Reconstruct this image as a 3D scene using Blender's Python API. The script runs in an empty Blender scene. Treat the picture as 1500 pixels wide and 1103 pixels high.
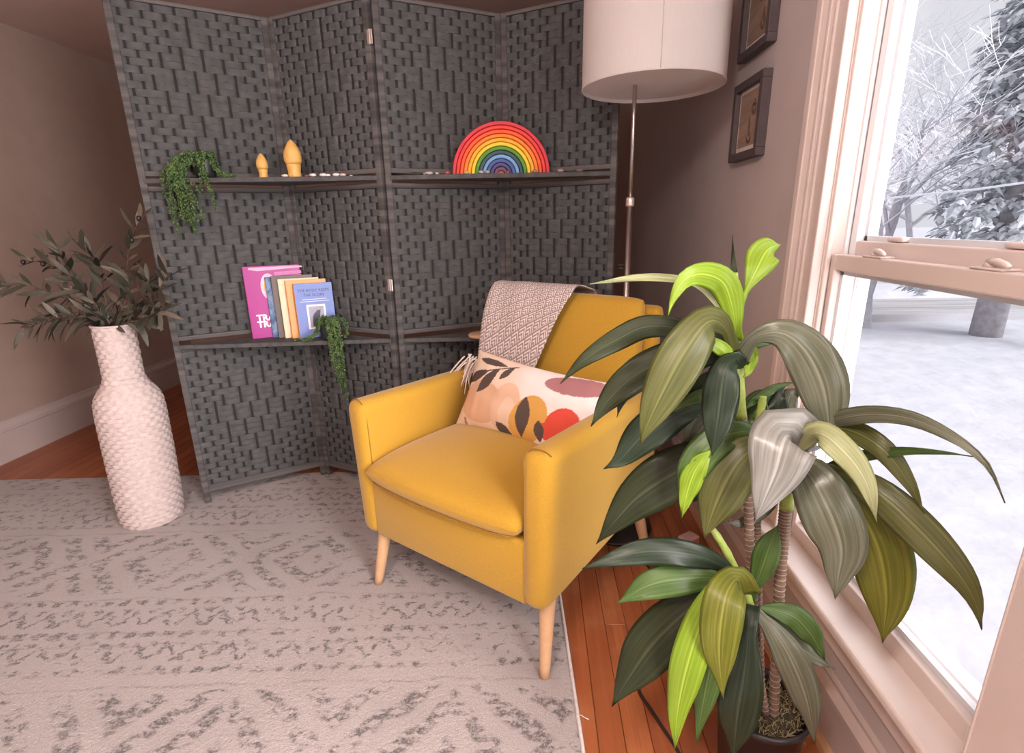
import bpy, bmesh, math, random
from mathutils import Vector, Matrix, Quaternion
from mathutils import noise as mnoise
random.seed(7)
SC = bpy.context.scene
COL = SC.collection
R = math.radians

# ------------------------------------------------------------------ camera
F_PX, CX, CY = 767.73, 750.0, 551.5
CAM = Vector((0, 0, 1.1001))
C_R = Vector((0.99898, 0.04141, -0.01817))
C_U = Vector((0.00570, 0.28334, 0.95900))
C_F = Vector((-0.04486, 0.95813, -0.28281))
cam = bpy.data.cameras.new('camera'); cam.sensor_width = 36; cam.lens = F_PX / 1500 * 36
cam.clip_start = .02; cam.clip_end = 300
camo = bpy.data.objects.new('camera', cam); COL.objects.link(camo)
m3 = Matrix((C_R, C_U, -C_F)).transposed()
camo.matrix_world = Matrix.Translation(CAM) @ m3.to_4x4()
SC.camera = camo

# ------------------------------------------------------------------ light
world = bpy.data.worlds.new('overcast'); SC.world = world
try: world.use_nodes = True
except Exception: pass
bg = world.node_tree.nodes['Background']
bg.inputs[0].default_value = (.93, .93, 1.0, 1); bg.inputs[1].default_value = 0.76
sun = bpy.data.lights.new('bright_overcast_sky', 'SUN'); sun.energy = 4.0; sun.angle = R(44); sun.color = (1, .97, .95)
suno = bpy.data.objects.new('bright_overcast_sky', sun); COL.objects.link(suno)
suno.rotation_euler = Vector((-.75, .50, -.50)).to_track_quat('-Z', 'Y').to_euler()
def area(name, loc, direction, sx, sy, e, col):
    l = bpy.data.lights.new(name, 'AREA'); l.shape = 'RECTANGLE'; l.size = sx; l.size_y = sy; l.energy = e; l.color = col
    o = bpy.data.objects.new(name, l); COL.objects.link(o); o.location = loc
    o.rotation_euler = Vector(direction).to_track_quat('-Z', 'Y').to_euler()
    return o
# added fill lights outside two made-up, unseen windows behind the photographer
area('added_fill_side', (.87, -.27, 1.1), (-1, .35, -.1), .85, 1.4, 98, (1, .95, .93))
area('added_fill_end', (-1.1, -2.42, 1.15), (0, 1, -.1), 1.7, 1.3, 18, (1, .84, .77))
SC.view_settings.view_transform = 'Standard'; SC.view_settings.look = 'None'
SC.view_settings.exposure = 0.18; SC.view_settings.gamma = 1.0
SC.view_settings.use_curve_mapping = False

# ------------------------------------------------------------------ helpers
def ray(px, py): return C_F + C_R * ((px - CX) / F_PX) - C_U * ((py - CY) / F_PX)
def aty(px, py, Y): d = ray(px, py); return CAM + d * ((Y - CAM.y) / d.y)
def atz(px, py, Z): d = ray(px, py); return CAM + d * ((Z - CAM.z) / d.z)

def link(o, parent=None):
    COL.objects.link(o)
    if parent is not None: o.parent = parent
    return o
def tag(o, label=None, cat=None, group=None, kind=None):
    if label: o['label'] = label
    if cat: o['category'] = cat
    if group: o['group'] = group
    if kind: o['kind'] = kind
    return o
def empty(name, loc=(0, 0, 0), rz=0, label=None, cat=None, group=None):
    o = bpy.data.objects.new(name, None); o.empty_display_size = .05
    o.location = loc; o.rotation_euler = (0, 0, rz)
    COL.objects.link(o); return tag(o, label, cat, group)

class MB:
    def __init__(s): s.v = []; s.f = []; s.uv = None
    def add(s, vs, fs):
        n = len(s.v); s.v += [tuple(q) for q in vs]; s.f += [tuple(i + n for i in q) for q in fs]; return s
    def box(s, a, b):
        x0, y0, z0 = a; x1, y1, z1 = b
        return s.add([(x0,y0,z0),(x1,y0,z0),(x1,y1,z0),(x0,y1,z0),(x0,y0,z1),(x1,y0,z1),(x1,y1,z1),(x0,y1,z1)],
            [(0,3,2,1),(4,5,6,7),(0,1,5,4),(1,2,6,5),(2,3,7,6),(3,0,4,7)])
    def bbox(s, a, b, r=.004, seg=2):
        bm = bmesh.new(); bmesh.ops.create_cube(bm, size=1)
        c = [(a[i]+b[i])/2 for i in range(3)]; d = [b[i]-a[i] for i in range(3)]
        for q in bm.verts: q.co = Vector((c[0]+q.co.x*d[0], c[1]+q.co.y*d[1], c[2]+q.co.z*d[2]))
        r = min(r, min(map(abs, d))*.49)
        bmesh.ops.bevel(bm, geom=bm.edges[:], offset=r, segments=seg, affect='EDGES', profile=.5)
        return s.bm(bm)
    def bm(s, bm, mat=None):
        bm.verts.ensure_lookup_table(); bm.verts.index_update()
        vs = [(mat @ q.co if mat else q.co.copy()) for q in bm.verts]; fs = [[w.index for w in f.verts] for f in bm.faces]
        bm.free(); return s.add(vs, fs)
    def tube(s, pts, rad, n=8, cap=True):
        pts = [Vector(p) for p in pts]; k = len(pts)
        if not hasattr(rad, '__len__'): rad = [rad]*k
        t = (pts[1]-pts[0]).normalized()
        a = t.cross(Vector((0, 0, 1)));
        if a.length < .1: a = t.cross(Vector((1, 0, 0)))
        a.normalize(); vs = []; fs = []
        for i in range(k):
            t = (pts[min(i+1, k-1)]-pts[max(i-1, 0)]).normalized()
            a = (a - t*a.dot(t)).normalized(); b = t.cross(a)
            for j in range(n):
                w = 2*math.pi*j/n; vs.append(pts[i]+(a*math.cos(w)+b*math.sin(w))*rad[i])
        for i in range(k-1):
            for j in range(n): fs.append((i*n+j, i*n+(j+1) % n, (i+1)*n+(j+1) % n, (i+1)*n+j))
        if cap: fs.append(tuple(range(n))[::-1]); fs.append(tuple(range((k-1)*n, k*n)))
        return s.add(vs, fs)
    def lathe(s, prof, n=32, c=(0, 0, 0), cap=True):
        vs = []; fs = []
        for r_, z in prof:
            for j in range(n):
                w = 2*math.pi*j/n; vs.append((c[0]+r_*math.cos(w), c[1]+r_*math.sin(w), c[2]+z))
        for i in range(len(prof)-1):
            for j in range(n): fs.append((i*n+j, i*n+(j+1) % n, (i+1)*n+(j+1) % n, (i+1)*n+j))
        if cap: fs.append(tuple(range(n))[::-1]); k = len(prof); fs.append(tuple(range((k-1)*n, k*n)))
        return s.add(vs, fs)
    def prism(s, poly, z0, z1):
        n = len(poly)
        return s.add([(x, y, z0) for x, y in poly]+[(x, y, z1) for x, y in poly],
            [tuple(range(n))[::-1], tuple(range(n, 2*n))]+[(i, (i+1) % n, n+(i+1) % n, n+i) for i in range(n)])
    def ico(s, c, r, sub=1, sc=(1, 1, 1), jit=0):
        bm = bmesh.new(); bmesh.ops.create_icosphere(bm, subdivisions=sub, radius=r)
        for q in bm.verts:
            q.co = Vector((q.co.x*sc[0], q.co.y*sc[1], q.co.z*sc[2]))*(1+random.uniform(-jit, jit))+Vector(c)
        return s.bm(bm)
    def mesh(s, name):
        me = bpy.data.meshes.new(name); me.from_pydata(s.v, [], s.f); me.update(); return me
    def build(s, name, mat, parent=None, smooth=False, loc=None, rot=None):
        me = s.mesh(name)
        return fin(me, name, mat, parent, smooth, loc, rot)
def fin(me, name, mat, parent=None, smooth=False, loc=None, rot=None):
    if mat is not None: me.materials.append(mat)
    if smooth: me.polygons.foreach_set('use_smooth', [True]*len(me.polygons))
    o = bpy.data.objects.new(name, me)
    if loc: o.location = loc
    if rot: o.rotation_euler = rot
    return link(o, parent)
def autosmooth(o, ang=35):
    me = o.data
    me.polygons.foreach_set('use_smooth', [True]*len(me.polygons))
    try: me.set_sharp_from_angle(angle=R(ang))
    except Exception: pass
    return o
def catmull(P, n):
    P = [Vector(p) for p in P]; k = len(P); out = []
    for i in range(n):
        t = i/(n-1)*(k-1); a = min(int(t), k-2); t -= a
        p0 = P[a-1] if a > 0 else P[0]*2-P[1]; p3 = P[a+2] if a+2 < k else P[-1]*2-P[-2]
        p1, p2 = P[a], P[a+1]
        out.append(.5*((2*p1)+(p2-p0)*t+(2*p0-5*p1+4*p2-p3)*t*t+(3*p1-p0-3*p2+p3)*t**3))
    return out

# ------------------------------------------------------------------ materials
class NT:
    """tiny helper for procedural node materials"""
    def __init__(s, name, rough=.6, spec=.5):
        s.m = bpy.data.materials.new(name); s.m.use_nodes = True; s.t = s.m.node_tree
        s.b = s.t.nodes['Principled BSDF']; s.b.inputs['Roughness'].default_value = rough
        s.b.inputs['Specular IOR Level'].default_value = spec
    def n(s, typ, **kw):
        q = s.t.nodes.new(typ)
        for k, w in kw.items(): setattr(q, k, w)
        return q
    def set(s, sock, val):
        if isinstance(val, bpy.types.NodeSocket): s.t.links.new(val, sock)
        elif isinstance(val, (tuple, list)) and len(val) == 3 and sock.type == 'RGBA': sock.default_value = (*val, 1)
        else: sock.default_value = val
    def math(s, op, a, b=0.0, c=0.0):
        q = s.n('ShaderNodeMath', operation=op)
        s.set(q.inputs[0], a); s.set(q.inputs[1], b); s.set(q.inputs[2], c); return q.outputs[0]
    def mix(s, fac, a, b, blend='MIX'):
        q = s.n('ShaderNodeMix', data_type='RGBA', blend_type=blend)
        s.set(q.inputs[0], fac); s.set(q.inputs[6], a); s.set(q.inputs[7], b); return q.outputs[2]
    def coord(s, which='Object'): return s.n('ShaderNodeTexCoord').outputs[which]
    def scale(s, vec, sc, rot=(0, 0, 0)):
        q = s.n('ShaderNodeMapping'); s.t.links.new(vec, q.inputs[0]); q.inputs['Scale'].default_value = sc; q.inputs['Rotation'].default_value = rot
        return q.outputs[0]
    def noise(s, vec, sc=5, det=3, rough=.55, out='Fac'):
        q = s.n('ShaderNodeTexNoise'); s.t.links.new(vec, q.inputs['Vector']); q.inputs['Scale'].default_value = sc
        q.inputs['Detail'].default_value = det; q.inputs['Roughness'].default_value = rough; return q.outputs[out]
    def ramp(s, fac, stops):
        q = s.n('ShaderNodeValToRGB'); s.t.links.new(fac, q.inputs[0]); e = q.color_ramp.elements
        while len(e) < len(stops): e.new(.5)
        for i, (p, c) in enumerate(stops): e[i].position = p; e[i].color = (*c, 1)
        return q.outputs[0]
    def step(s, a, lo, hi):
        q = s.n('ShaderNodeMapRange', interpolation_type='SMOOTHSTEP'); s.set(q.inputs[0], a); q.inputs[1].default_value = lo; q.inputs[2].default_value = hi
        return q.outputs[0]
    def sep(s, vec):
        q = s.n('ShaderNodeSeparateXYZ'); s.t.links.new(vec, q.inputs[0]); return q.outputs
    def bump(s, h, st=.3, dist=.002):
        q = s.n('ShaderNodeBump'); s.set(q.inputs['Height'], h); q.inputs['Strength'].default_value = st; q.inputs['Distance'].default_value = dist
        s.t.links.new(q.outputs[0], s.b.inputs['Normal']); return q
    def col(s, c): s.set(s.b.inputs['Base Color'], c); return s
    def rnd(s): return s.n('ShaderNodeObjectInfo').outputs['Random']
def plain(name, c, rough=.6, var=.12, sc=30, bump=.15, metal=0, spec=.5, bsc=None, dist=.001):
    k = NT(name, rough, spec); o = k.coord()
    nz = k.noise(o, sc, 4)
    dk = tuple(x*(1-var) for x in c); lt = tuple(min(1, x*(1+var)) for x in c)
    k.col(k.ramp(nz, [(.3, dk), (.7, lt)])); k.b.inputs['Metallic'].default_value = metal
    if bump: k.bump(k.noise(o, bsc or sc*6, 3), bump, dist)
    return k.m
def fabric(name, c, var=.12, sc=700, rough=.9, st=.5):
    k = NT(name, rough, .2); o = k.coord()
    sx = k.sep(o)
    w = k.noise(o, sc, 2); big = k.noise(o, 6, 3)
    a = k.ramp(w, [(.3, tuple(x*(1-var*1.6) for x in c)), (.7, tuple(min(1, x*(1+var)) for x in c))])
    k.col(k.mix(k.math('MULTIPLY', big, .35), a, tuple(x*.85 for x in c)))
    k.b.inputs['Sheen Weight'].default_value = .3; k.b.inputs['Sheen Roughness'].default_value = .4
    k.bump(w, st, .0012); return k.m

M = {}
M['wall'] = plain('peach_wall_paint', (.41, .295, .252), .75, .04, 9, .12, bsc=160, dist=.0006)
M['mauve'] = plain('mauve_wall_paint', (.48, .415, .415), .75, .04, 9, .12, bsc=160, dist=.0006)
M['ceiling'] = plain('ceiling_paint', (.62, .48, .43), .8, .03, 6, .1, bsc=120)
M['trim'] = plain('trim_paint', (.66, .565, .54), .4, .03, 8, .05)
M['vinyl'] = plain('white_vinyl', (.78, .78, .82), .35, .02, 8, 0)
M['wallout'] = plain('outer_wall', (.5, .5, .5), .8, .05)
def glassmat():
    k = NT('window_glass'); t = k.t
    tr = k.n('ShaderNodeBsdfTransparent'); tr.inputs[0].default_value = (.97, .975, .98, 1)
    gl = k.n('ShaderNodeBsdfGlossy'); gl.inputs['Roughness'].default_value = .02
    lw = k.n('ShaderNodeLayerWeight'); fc = k.math('MULTIPLY_ADD', k.math('POWER', lw.outputs['Facing'], 5.0), .5, .02)
    mx = k.n('ShaderNodeMixShader'); t.links.new(fc, mx.inputs[0]); t.links.new(tr.outputs[0], mx.inputs[1]); t.links.new(gl.outputs[0], mx.inputs[2])
    t.links.new(mx.outputs[0], t.nodes['Material Output'].inputs[0]); return k.m
M['glass'] = glassmat()
def plankmat():
    k = NT('oiled_fir_plank', .32, .5); o = k.coord(); rd = k.rnd()
    q = k.n('ShaderNodeVectorMath', operation='ADD'); cmb = k.n('ShaderNodeCombineXYZ')
    k.set(cmb.inputs[2], k.math('MULTIPLY', rd, 40)); k.t.links.new(o, q.inputs[0]); k.t.links.new(cmb.outputs[0], q.inputs[1])
    v = q.outputs[0]
    g = k.noise(k.scale(v, (60, 2.2, 60)), 1, 5, .6); blot = k.noise(v, 7, 3)
    base = k.ramp(rd, [(0, (.27, .070, .025)), (.5, (.34, .098, .036)), (1, (.41, .135, .05))])
    c = k.mix(k.step(g, .35, .75), base, (.25, .07, .027)); c = k.mix(k.math('MULTIPLY', k.step(blot, .5, .8), .35), c, (.48, .20, .09))
    sp = k.noise(k.scale(v, (140, 90, 140)), 1, 2)
    c = k.mix(k.math('MULTIPLY', k.step(sp, .72, .8), .8), c, (.06, .02, .012))
    k.col(c); k.set(k.b.inputs['Roughness'], k.math('MULTIPLY_ADD', blot, .25, .22)); k.bump(g, .12, .0006); return k.m
M['plank'] = plankmat()

# ------------------------------------------------------------------ room shell
XL, XR, YB, YF, ZC, ZF = -2.662, .643, 3.86, -2.3, 2.103, -.010
def struct(name, mb, mat, parent=None, **kw):
    o = mb.build(name, mat, parent, **kw)
    if parent is None: o['kind'] = 'structure'
    return o
floor = struct('floor', MB().box((XL-.1, YF-.1, ZF-.12), (XR+.0, YB+.1, ZF-.004)), plain('subfloor', (.16, .05, .02), .7))
w = .0595; x = XL; k = 0; starts = {}
rp = random.Random(3)
while x < XR-.005:
    x1 = min(x+w, XR)
    y = YF if x > -.2 else 1.2
    first = True
    while y < YB-.01:
        L = rp.uniform(.9, 2.1)
        if first: L *= rp.uniform(.4, 1); first = False
        y1 = min(y+L, YB)
        if YB-y1 < .25: y1 = YB
        if y1 > .1:
            MB().bbox((-(x1-x)/2+.0006, 0, -.006), ((x1-x)/2-.0006, y1-y-.001, 0), .0012, 1).build('plank', M['plank'], floor, loc=((x+x1)/2, y, ZF))
        else:
            MB().bbox((-(x1-x)/2+.0006, 0, -.006), ((x1-x)/2-.0006, y1-y-.001, 0), .0012, 1).build('plank', M['plank'], floor, loc=((x+x1)/2, y, ZF))
        y = y1
    x = x1
struct('ceiling', MB().box((XL-.1, YF-.1, ZC), (XR+.0, YB+.1, ZC+.1)), M['ceiling'])
struct('wall_left', MB().box((XL-.1, YF-.1, ZF-.1), (XL, YB+.1, ZC)), M['wall'])
struct('wall_back', MB().box((XL, YB, ZF-.1), (XR, YB+.1, ZC)), M['wall'])
# right wall with the seen opening and one added to let in light
W1 = (.612, 1.225, .318, 1.84); W2 = (-.74, .20, .318, 1.84)
mb = MB(); TX = XR+.10
ys = [YF-.1, W2[0], W2[1], W1[0], W1[1], YB+.1]
for a, b in ((0, 1), (2, 3), (4, 5)): mb.box((XR, ys[a], ZF-.1), (TX, ys[b], ZC+.1))
for W in (W1, W2): mb.box((XR, W[0], ZF-.1), (TX, W[1], W[2]-.03)); mb.box((XR, W[0], W[3]), (TX, W[1], ZC+.1))
struct('wall_right', mb, M['mauve'])
# wall behind the photographer, with one opening added for fill light
W3 = (-1.95, -.25, .5, 1.8)
mb = MB(); mb.box((XL, YF-.16, ZF-.1), (W3[0], YF, ZC)); mb.box((W3[1], YF-.16, ZF-.1), (XR, YF, ZC))
mb.box((W3[0], YF-.16, ZF-.1), (W3[1], YF, W3[2])); mb.box((W3[0], YF-.16, W3[3]), (W3[1], YF, ZC))
struct('wall_front', mb, M['wall'])
def basebd(name, a, b, inward):
    a = Vector(a); b = Vector(b); n = Vector(inward); d = (b-a).normalized()
    prof = [(0, 0), (.018, 0), (.018, .150), (.024, .154), (.024, .172), (.017, .182), (.010, .190), (.010, .200), (0, .204)]
    vs = []
    for p in (a, b):
        for o, h in prof: vs.append(p+n*o+Vector((0, 0, h)))
    k = len(prof)
    fs = [(i, i+1, k+i+1, k+i) for i in range(k-1)]+[tuple(range(k)), tuple(range(k, 2*k))]
    return struct(name, MB().add(vs, fs), M['trim2'])
M['trim2'] = plain('baseboard_paint', (.50, .405, .385), .45, .03, 8, .05)
basebd('baseboard_left', (XL, YF, ZF), (XL, YB, ZF), (1, 0, 0))
basebd('baseboard_back', (XL, YB, ZF), (XR, YB, ZF), (0, -1, 0))
mbq = basebd('baseboard_right', (XR, YF, ZF), (XR, YB, ZF), (-1, 0, 0)); 
mbq.data.transform(Matrix.Diagonal((1, 1, .78, 1)))
mbq.data.transform(Matrix.Translation((0, 0, ZF-ZF*.78)))
pr = [(0, 0), (0, .02), (.008, .018), (.015, .012), (.019, 0)]
vs = [(XR-.016-o, y, ZF+h) for y in (YF, YB) for o, h in pr]
struct('trim_1', MB().add(vs, [(i, (i+1) % 5, 5+(i+1) % 5, 5+i) for i in range(5)]+[(0, 1, 2, 3, 4), (9, 8, 7, 6, 5)]), plain('shoe_moulding', (.52, .30, .18), .4))

def window(name, W, detail=True):
    y0, y1, z0, z1 = W; X = XR
    root = empty(name, (X, (y0+y1)/2, z0)); root['kind'] = 'structure'
    T, V = M['trim'], M['vinyl']; O = Vector((X, (y0+y1)/2, z0))
    def P(nm, mb, mat, par=root):
        mb.v = [tuple(Vector(q)-(O if par is root else Vector((0, 0, 0)))) for q in mb.v] if par is root else [tuple(Vector(q)-O) for q in mb.v]
        return mb.build(nm, mat, par)
    # casings with fluting
    for s, yy in ((1, y1), (-1, y0)):
        m = MB(); m.bbox((X-.016, min(yy, yy+s*.11), z0-.0), (X, max(yy, yy+s*.11), z1+.11), .003)
        for a, b, h in (((.0, .005, .0175),) if s < 0 else ()) + (() if s < 0 else ((.0, .012, .022), (.048, .058, .021), (.066, .078, .024), (.094, .118, .030))):
            m.bbox((X-h, min(yy+s*a, yy+s*b), z0), (X-.01, max(yy+s*a, yy+s*b), z1+.11), .003)
        P('casing', m, T)
    m = MB(); m.bbox((X-.022, y0-.118, z1), (X, y1+.118, z1+.11), .003); P('head_casing', m, T)
    # jamb liner and stops
    m = MB()
    m.box((X-.002, y1-.004, z0-.03), (X+.101, y1+.004, z1)); m.box((X-.002, y0-.004, z0-.03), (X+.101, y0+.004, z1)); m.box((X-.002, y0, z1-.004), (X+.101, y1, z1+.004))
    for a, b in ((y1-.012, y1), (y0, y0+.012)): m.bbox((X+.0, a, z0), (X+.012, b, z1), .003)
    P('jamb', m, T)
    m = MB()
    for a, b in ((y1-.010, y1), (y0, y0+.010)): m.box((X+.038, a, z0+.0), (X+.046, b, z1)); m.box((X+.074, a, z0), (X+.10, b, z1))
    P('track', m, V)
    zm = 1.02
    # lower sash (inner) and upper sash (outer)
    def sash(nm, xa, xb, za, zb, sw, br, tr, mat, smat=None):
        m = MB(); ya, yb = y0+.010, y1-.010
        m.bbox((xa, ya+sw, za), (xb, yb-sw, za+br), .003); m.bbox((xa, ya+sw, zb-tr), (xb, yb-sw, zb), .003)
        o = P(nm, m, mat)
        for e0 in (ya, yb-sw): m = MB(); m.bbox((xa, e0, za), (xb, e0+sw, zb), .003); P('stile', m, smat or mat, o)
        g = MB(); g.box(((xa+xb)/2-.002, ya+sw-.004, za+br-.004), ((xa+xb)/2+.002, yb-sw+.004, zb-tr+.004))
        P('pane', g, M['glass'], o)
        e = MB(); xo = (xa+xb)/2+.004
        for a in ((xo, ya+sw, za+br, xb+.004, ya+sw+.010, zb-tr), (xo, yb-sw-.010, za+br, xb+.004, yb-sw, zb-tr), (xo, ya+sw, za+br, xb+.004, yb-sw, za+br+.010), (xo, ya+sw, zb-tr-.010, xb+.004, yb-sw, zb-tr)):
            e.box(a[:3], a[3:])
        P('glazing_bead', e, V, o)
        return o
    lo = sash('lower_sash', X+.012, X+.037, z0-.012, zm, .018, .050, .034, T)
    up = sash('upper_sash', X+.047, X+.072, zm-.022, z1, .022, .05, .04, T, V)
    # outer vinyl frame beyond the sashes
    m = MB(); m.box((X+.074, y0, z0-.03), (X+.102, y1, z0+.020)); m.box((X+.076, y0, z1-.02), (X+.102, y1, z1)); m.box((X+.076, y0, z0), (X+.102, y0+.014, z1)); m.box((X+.076, y1-.014, z0), (X+.102, y1, z1))
    P('outer_frame', m, V)
    m = MB(); m.bbox((X-.058, y0-.14, z0-.022), (X+.072, y1+.14, z0), .007, 3); P('stool', m, M['stool'])
    m = MB(); m.bbox((X-.016, y0-.118, z0-.105), (X, y1+.118, z0-.022), .004); P('apron', m, T)
    if detail:
        for yy in (1.075, .805):
            lk = empty('sash_lock'); lk.parent = root; lk.location = Vector((X+.028, yy, zm))-O
            bpy.data.objects.remove(lk)
            m = MB(); m.bbox((-.014, -.030, 0), (.014, .030, .004), .002)
            bm = bmesh.new(); bmesh.ops.create_cone(bm, cap_ends=True, segments=16, radius1=.013, radius2=.010, depth=.009)
            m.bm(bm, Matrix.Translation((.002, .006, .0085)))
            m.tube([(-.002, .010, .011), (-.006, -.010, .012), (-.012, -.030, .010), (-.014, -.040, .008)], [.006, .006, .005, .003], 8)
            o = m.build('sash_lock', M['lock'], root, True, loc=Vector((X+.026, yy, zm))-O)
            m = MB(); m.bbox((-.009, -.024, 0), (.009, .024, .010), .004)
            q = m.build('keeper', M['lock'], root, True, loc=Vector((X+.059, yy, zm+.029))-O)
    return root
M['stool'] = plain('stool_paint', (.70, .61, .58), .3, .03, 8, .04)
M['lock'] = plain('lock_enamel', (.68, .58, .55), .35, .02, 8, 0)
window('window_1', W1); window('window_2_added', W2, False)  # the second window is unseen, added as an opening for fill light
# unseen end window behind the photographer, added to light the room
r3 = empty('window_3_added', ((W3[0]+W3[1])/2, YF, W3[2])); r3['kind'] = 'structure'
m = MB(); hw = (W3[1]-W3[0])/2; hh = W3[3]-W3[2]
for a in ((-hw-.1, -.0, -.1, -hw, .02, hh+.1), (hw, 0, -.1, hw+.1, .02, hh+.1), (-hw, 0, hh, hw, .02, hh+.1), (-hw, 0, -.1, hw, .03, 0)): m.bbox(a[:3], a[3:], .003)
m.build('casing', M['trim'], r3)
m = MB()
for a in ((-hw, -.09, 0, -hw+.05, -.05, hh), (hw-.05, -.09, 0, hw, -.05, hh), (-.03, -.09, 0, .03, -.05, hh), (-hw, -.09, hh-.05, hw, -.05, hh), (-hw, -.09, 0, hw, -.05, .05)): m.box(a[:3], a[3:])
m.build('sash', M['trim'], r3)
for s in (-1, 1):
    MB().box((min(s*.03, s*(hw-.05)), -.072, .05), (max(s*.03, s*(hw-.05)), -.068, hh-.05)).build('pane', M['glass'], r3)

# ------------------------------------------------------------------ rug
def rugmat():
    k = NT('distressed_rug', .95, .1); o = k.coord()
    def warp(src, sc, amp):
        c = k.noise(src, sc, 2, out='Color'); q = k.n('ShaderNodeVectorMath', operation='MULTIPLY_ADD'); k.t.links.new(c, q.inputs[0]); q.inputs[1].default_value = amp; k.t.links.new(o, q.inputs[2]); return q.outputs[0]
    s = k.sep(warp(o, 7, (.075, .06, 0))); u, v = s[0], s[1]
    s2 = k.sep(warp(k.scale(o, (1, 1.6, 1)), 30, (.060, .040, 0))); u2, v2 = s2[0], s2[1]
    def tri(x): return k.math('ABSOLUTE', k.math('SUBTRACT', k.math('FRACT', x), .5))      # 0..0.5
    def band(lo, hi, vv): return k.math('MULTIPLY', k.step(vv, lo-.006, lo+.006), k.math('SUBTRACT', 1, k.step(vv, hi-.006, hi+.006)))
    P = .70
    vv = k.math('FRACT', k.math('ADD', k.math('MULTIPLY', v2, 1/P), .18))
    vs_ = k.math('FRACT', k.math('ADD', k.math('MULTIPLY', v, 1/P), .20))
    d = k.math('ADD', tri(k.math('MULTIPLY', u, 1/.52)), k.math('MULTIPLY', k.math('ABSOLUTE', k.math('SUBTRACT', vs_, .30)), 1.35))
    rings = tri(k.math('MULTIPLY', d, 4.6))
    med = k.math('MULTIPLY', band(.07, .53, vs_), k.step(rings, .16, .34))
    fine = k.step(k.math('ADD', tri(k.math('MULTIPLY', u2, 1/.052)), tri(k.math('MULTIPLY', v2, 1/.030))), .24, .50)
    med = k.math('MULTIPLY', med, fine)
    zz = tri(k.math('ADD', k.math('MULTIPLY', vv, 11), k.math('MULTIPLY', tri(k.math('MULTIPLY', u2, 1/.085)), 2)))
    che = k.math('MULTIPLY', k.math('ADD', band(.64, .74, vv), band(.83, .93, vv)), k.step(zz, .26, .40))
    dots = k.step(tri(k.math('MULTIPLY', u2, 1/.052)), .16, .34)
    dr = k.math('MULTIPLY', dots, k.math('ADD', band(.585, .612, vv), k.math('ADD', band(.765, .797, vv), band(.955, .985, vv))))
    lines = k.math('ADD', band(.555, .563, vs_), k.math('ADD', band(.625, .632, vs_), k.math('ADD', band(.750, .757, vs_), k.math('ADD', band(.815, .822, vs_), band(.02, .028, vs_)))))
    mask = k.math('MINIMUM', k.math('ADD', k.math('ADD', med, che), k.math('ADD', dr, k.math('MULTIPLY', lines, .55))), 1)
    streak = k.noise(k.scale(o, (17, 46, 20), (0, 0, .25)), 1, 4, .7); wear2 = k.noise(o, 2.6, 2); speck = k.noise(o, 60, 3, .7)
    wm = k.step(k.math('ADD', k.math('ADD', streak, k.math('MULTIPLY', speck, .35)), k.math('MULTIPLY', wear2, .40)), .76, .93)
    tuftn = k.noise(o, 150, 2, .7)
    mask = k.math('MULTIPLY', k.math('MULTIPLY', mask, wm), k.math('MULTIPLY_ADD', k.step(tuftn, .36, .58), .75, .25))
    pile = k.noise(o, 420, 2); pile2 = k.noise(o, 130, 3); bl = k.noise(o, 5, 3)
    cream = k.ramp(pile, [(.25, (.295, .250, .244)), (.75, (.50, .437, .428))]); cream = k.mix(k.math('MULTIPLY', k.step(bl, .45, .75), .35), cream, (.30, .255, .245))
    dark = k.ramp(pile, [(.25, (.055, .046, .046)), (.75, (.145, .12, .118))])
    k.col(k.mix(k.math('MULTIPLY', mask, .92), cream, dark)); k.b.inputs['Sheen Weight'].default_value = .2
    k.bump(k.math('ADD', k.math('MULTIPLY', pile, .6), pile2), .9, .005); return k.m
M['rug'] = rugmat()
RA = R(3.2)
rug = empty('area_rug', (.02, 2.235, ZF), RA, 'pale distressed rug with dark worn pattern spread under the armchair', 'rug')
# local: x from -2.5 (left) to 0 (right edge), y from -3.1 to 0 (far edge)
rx0, ry0 = -2.53, -3.3
m = MB(); nx, ny = 90, 110
vs = []; fs = []
for j in range(ny+1):
    for i in range(nx+1):
        xx = rx0+(0-rx0)*i/nx; yy = ry0-ry0*j/ny
        e = min(i, nx-i, j, ny-j)
        vs.append((xx, yy, (.0095 if e > 0 else .006)+.0012*mnoise.noise(Vector((xx*6, yy*6, 0)))*(e > 0)))
for j in range(ny):
    for i in range(nx):
        a = j*(nx+1)+i; fs.append((a, a+1, a+nx+2, a+nx+1))
m.add(vs, fs); m.box((rx0, ry0, .0), (0, 0, .0055))
m.build('pile', M['rug'], rug, True)
MT = plain('rug_binding', (.62, .57, .56), .9, .1, 90, .4)
for a, b, nm in (((.002, ry0), (.002, 0), 'binding'),):
    m = MB(); n = 60
    m.tube([(a[0]+(b[0]-a[0])*i/n, a[1]+(b[1]-a[1])*i/n, .006+.0005*math.sin(i*2.1)) for i in range(n+1)], .0048, 6); m.build(nm, MT, rug, True)
m = MB(); m.tube([(0, -1.288, .008), (.008, -1.290, .012), (.018, -1.296, .010), (.026, -1.297, .006)], .0012, 5); m.build('loose_thread', MT, rug, True)

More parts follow.
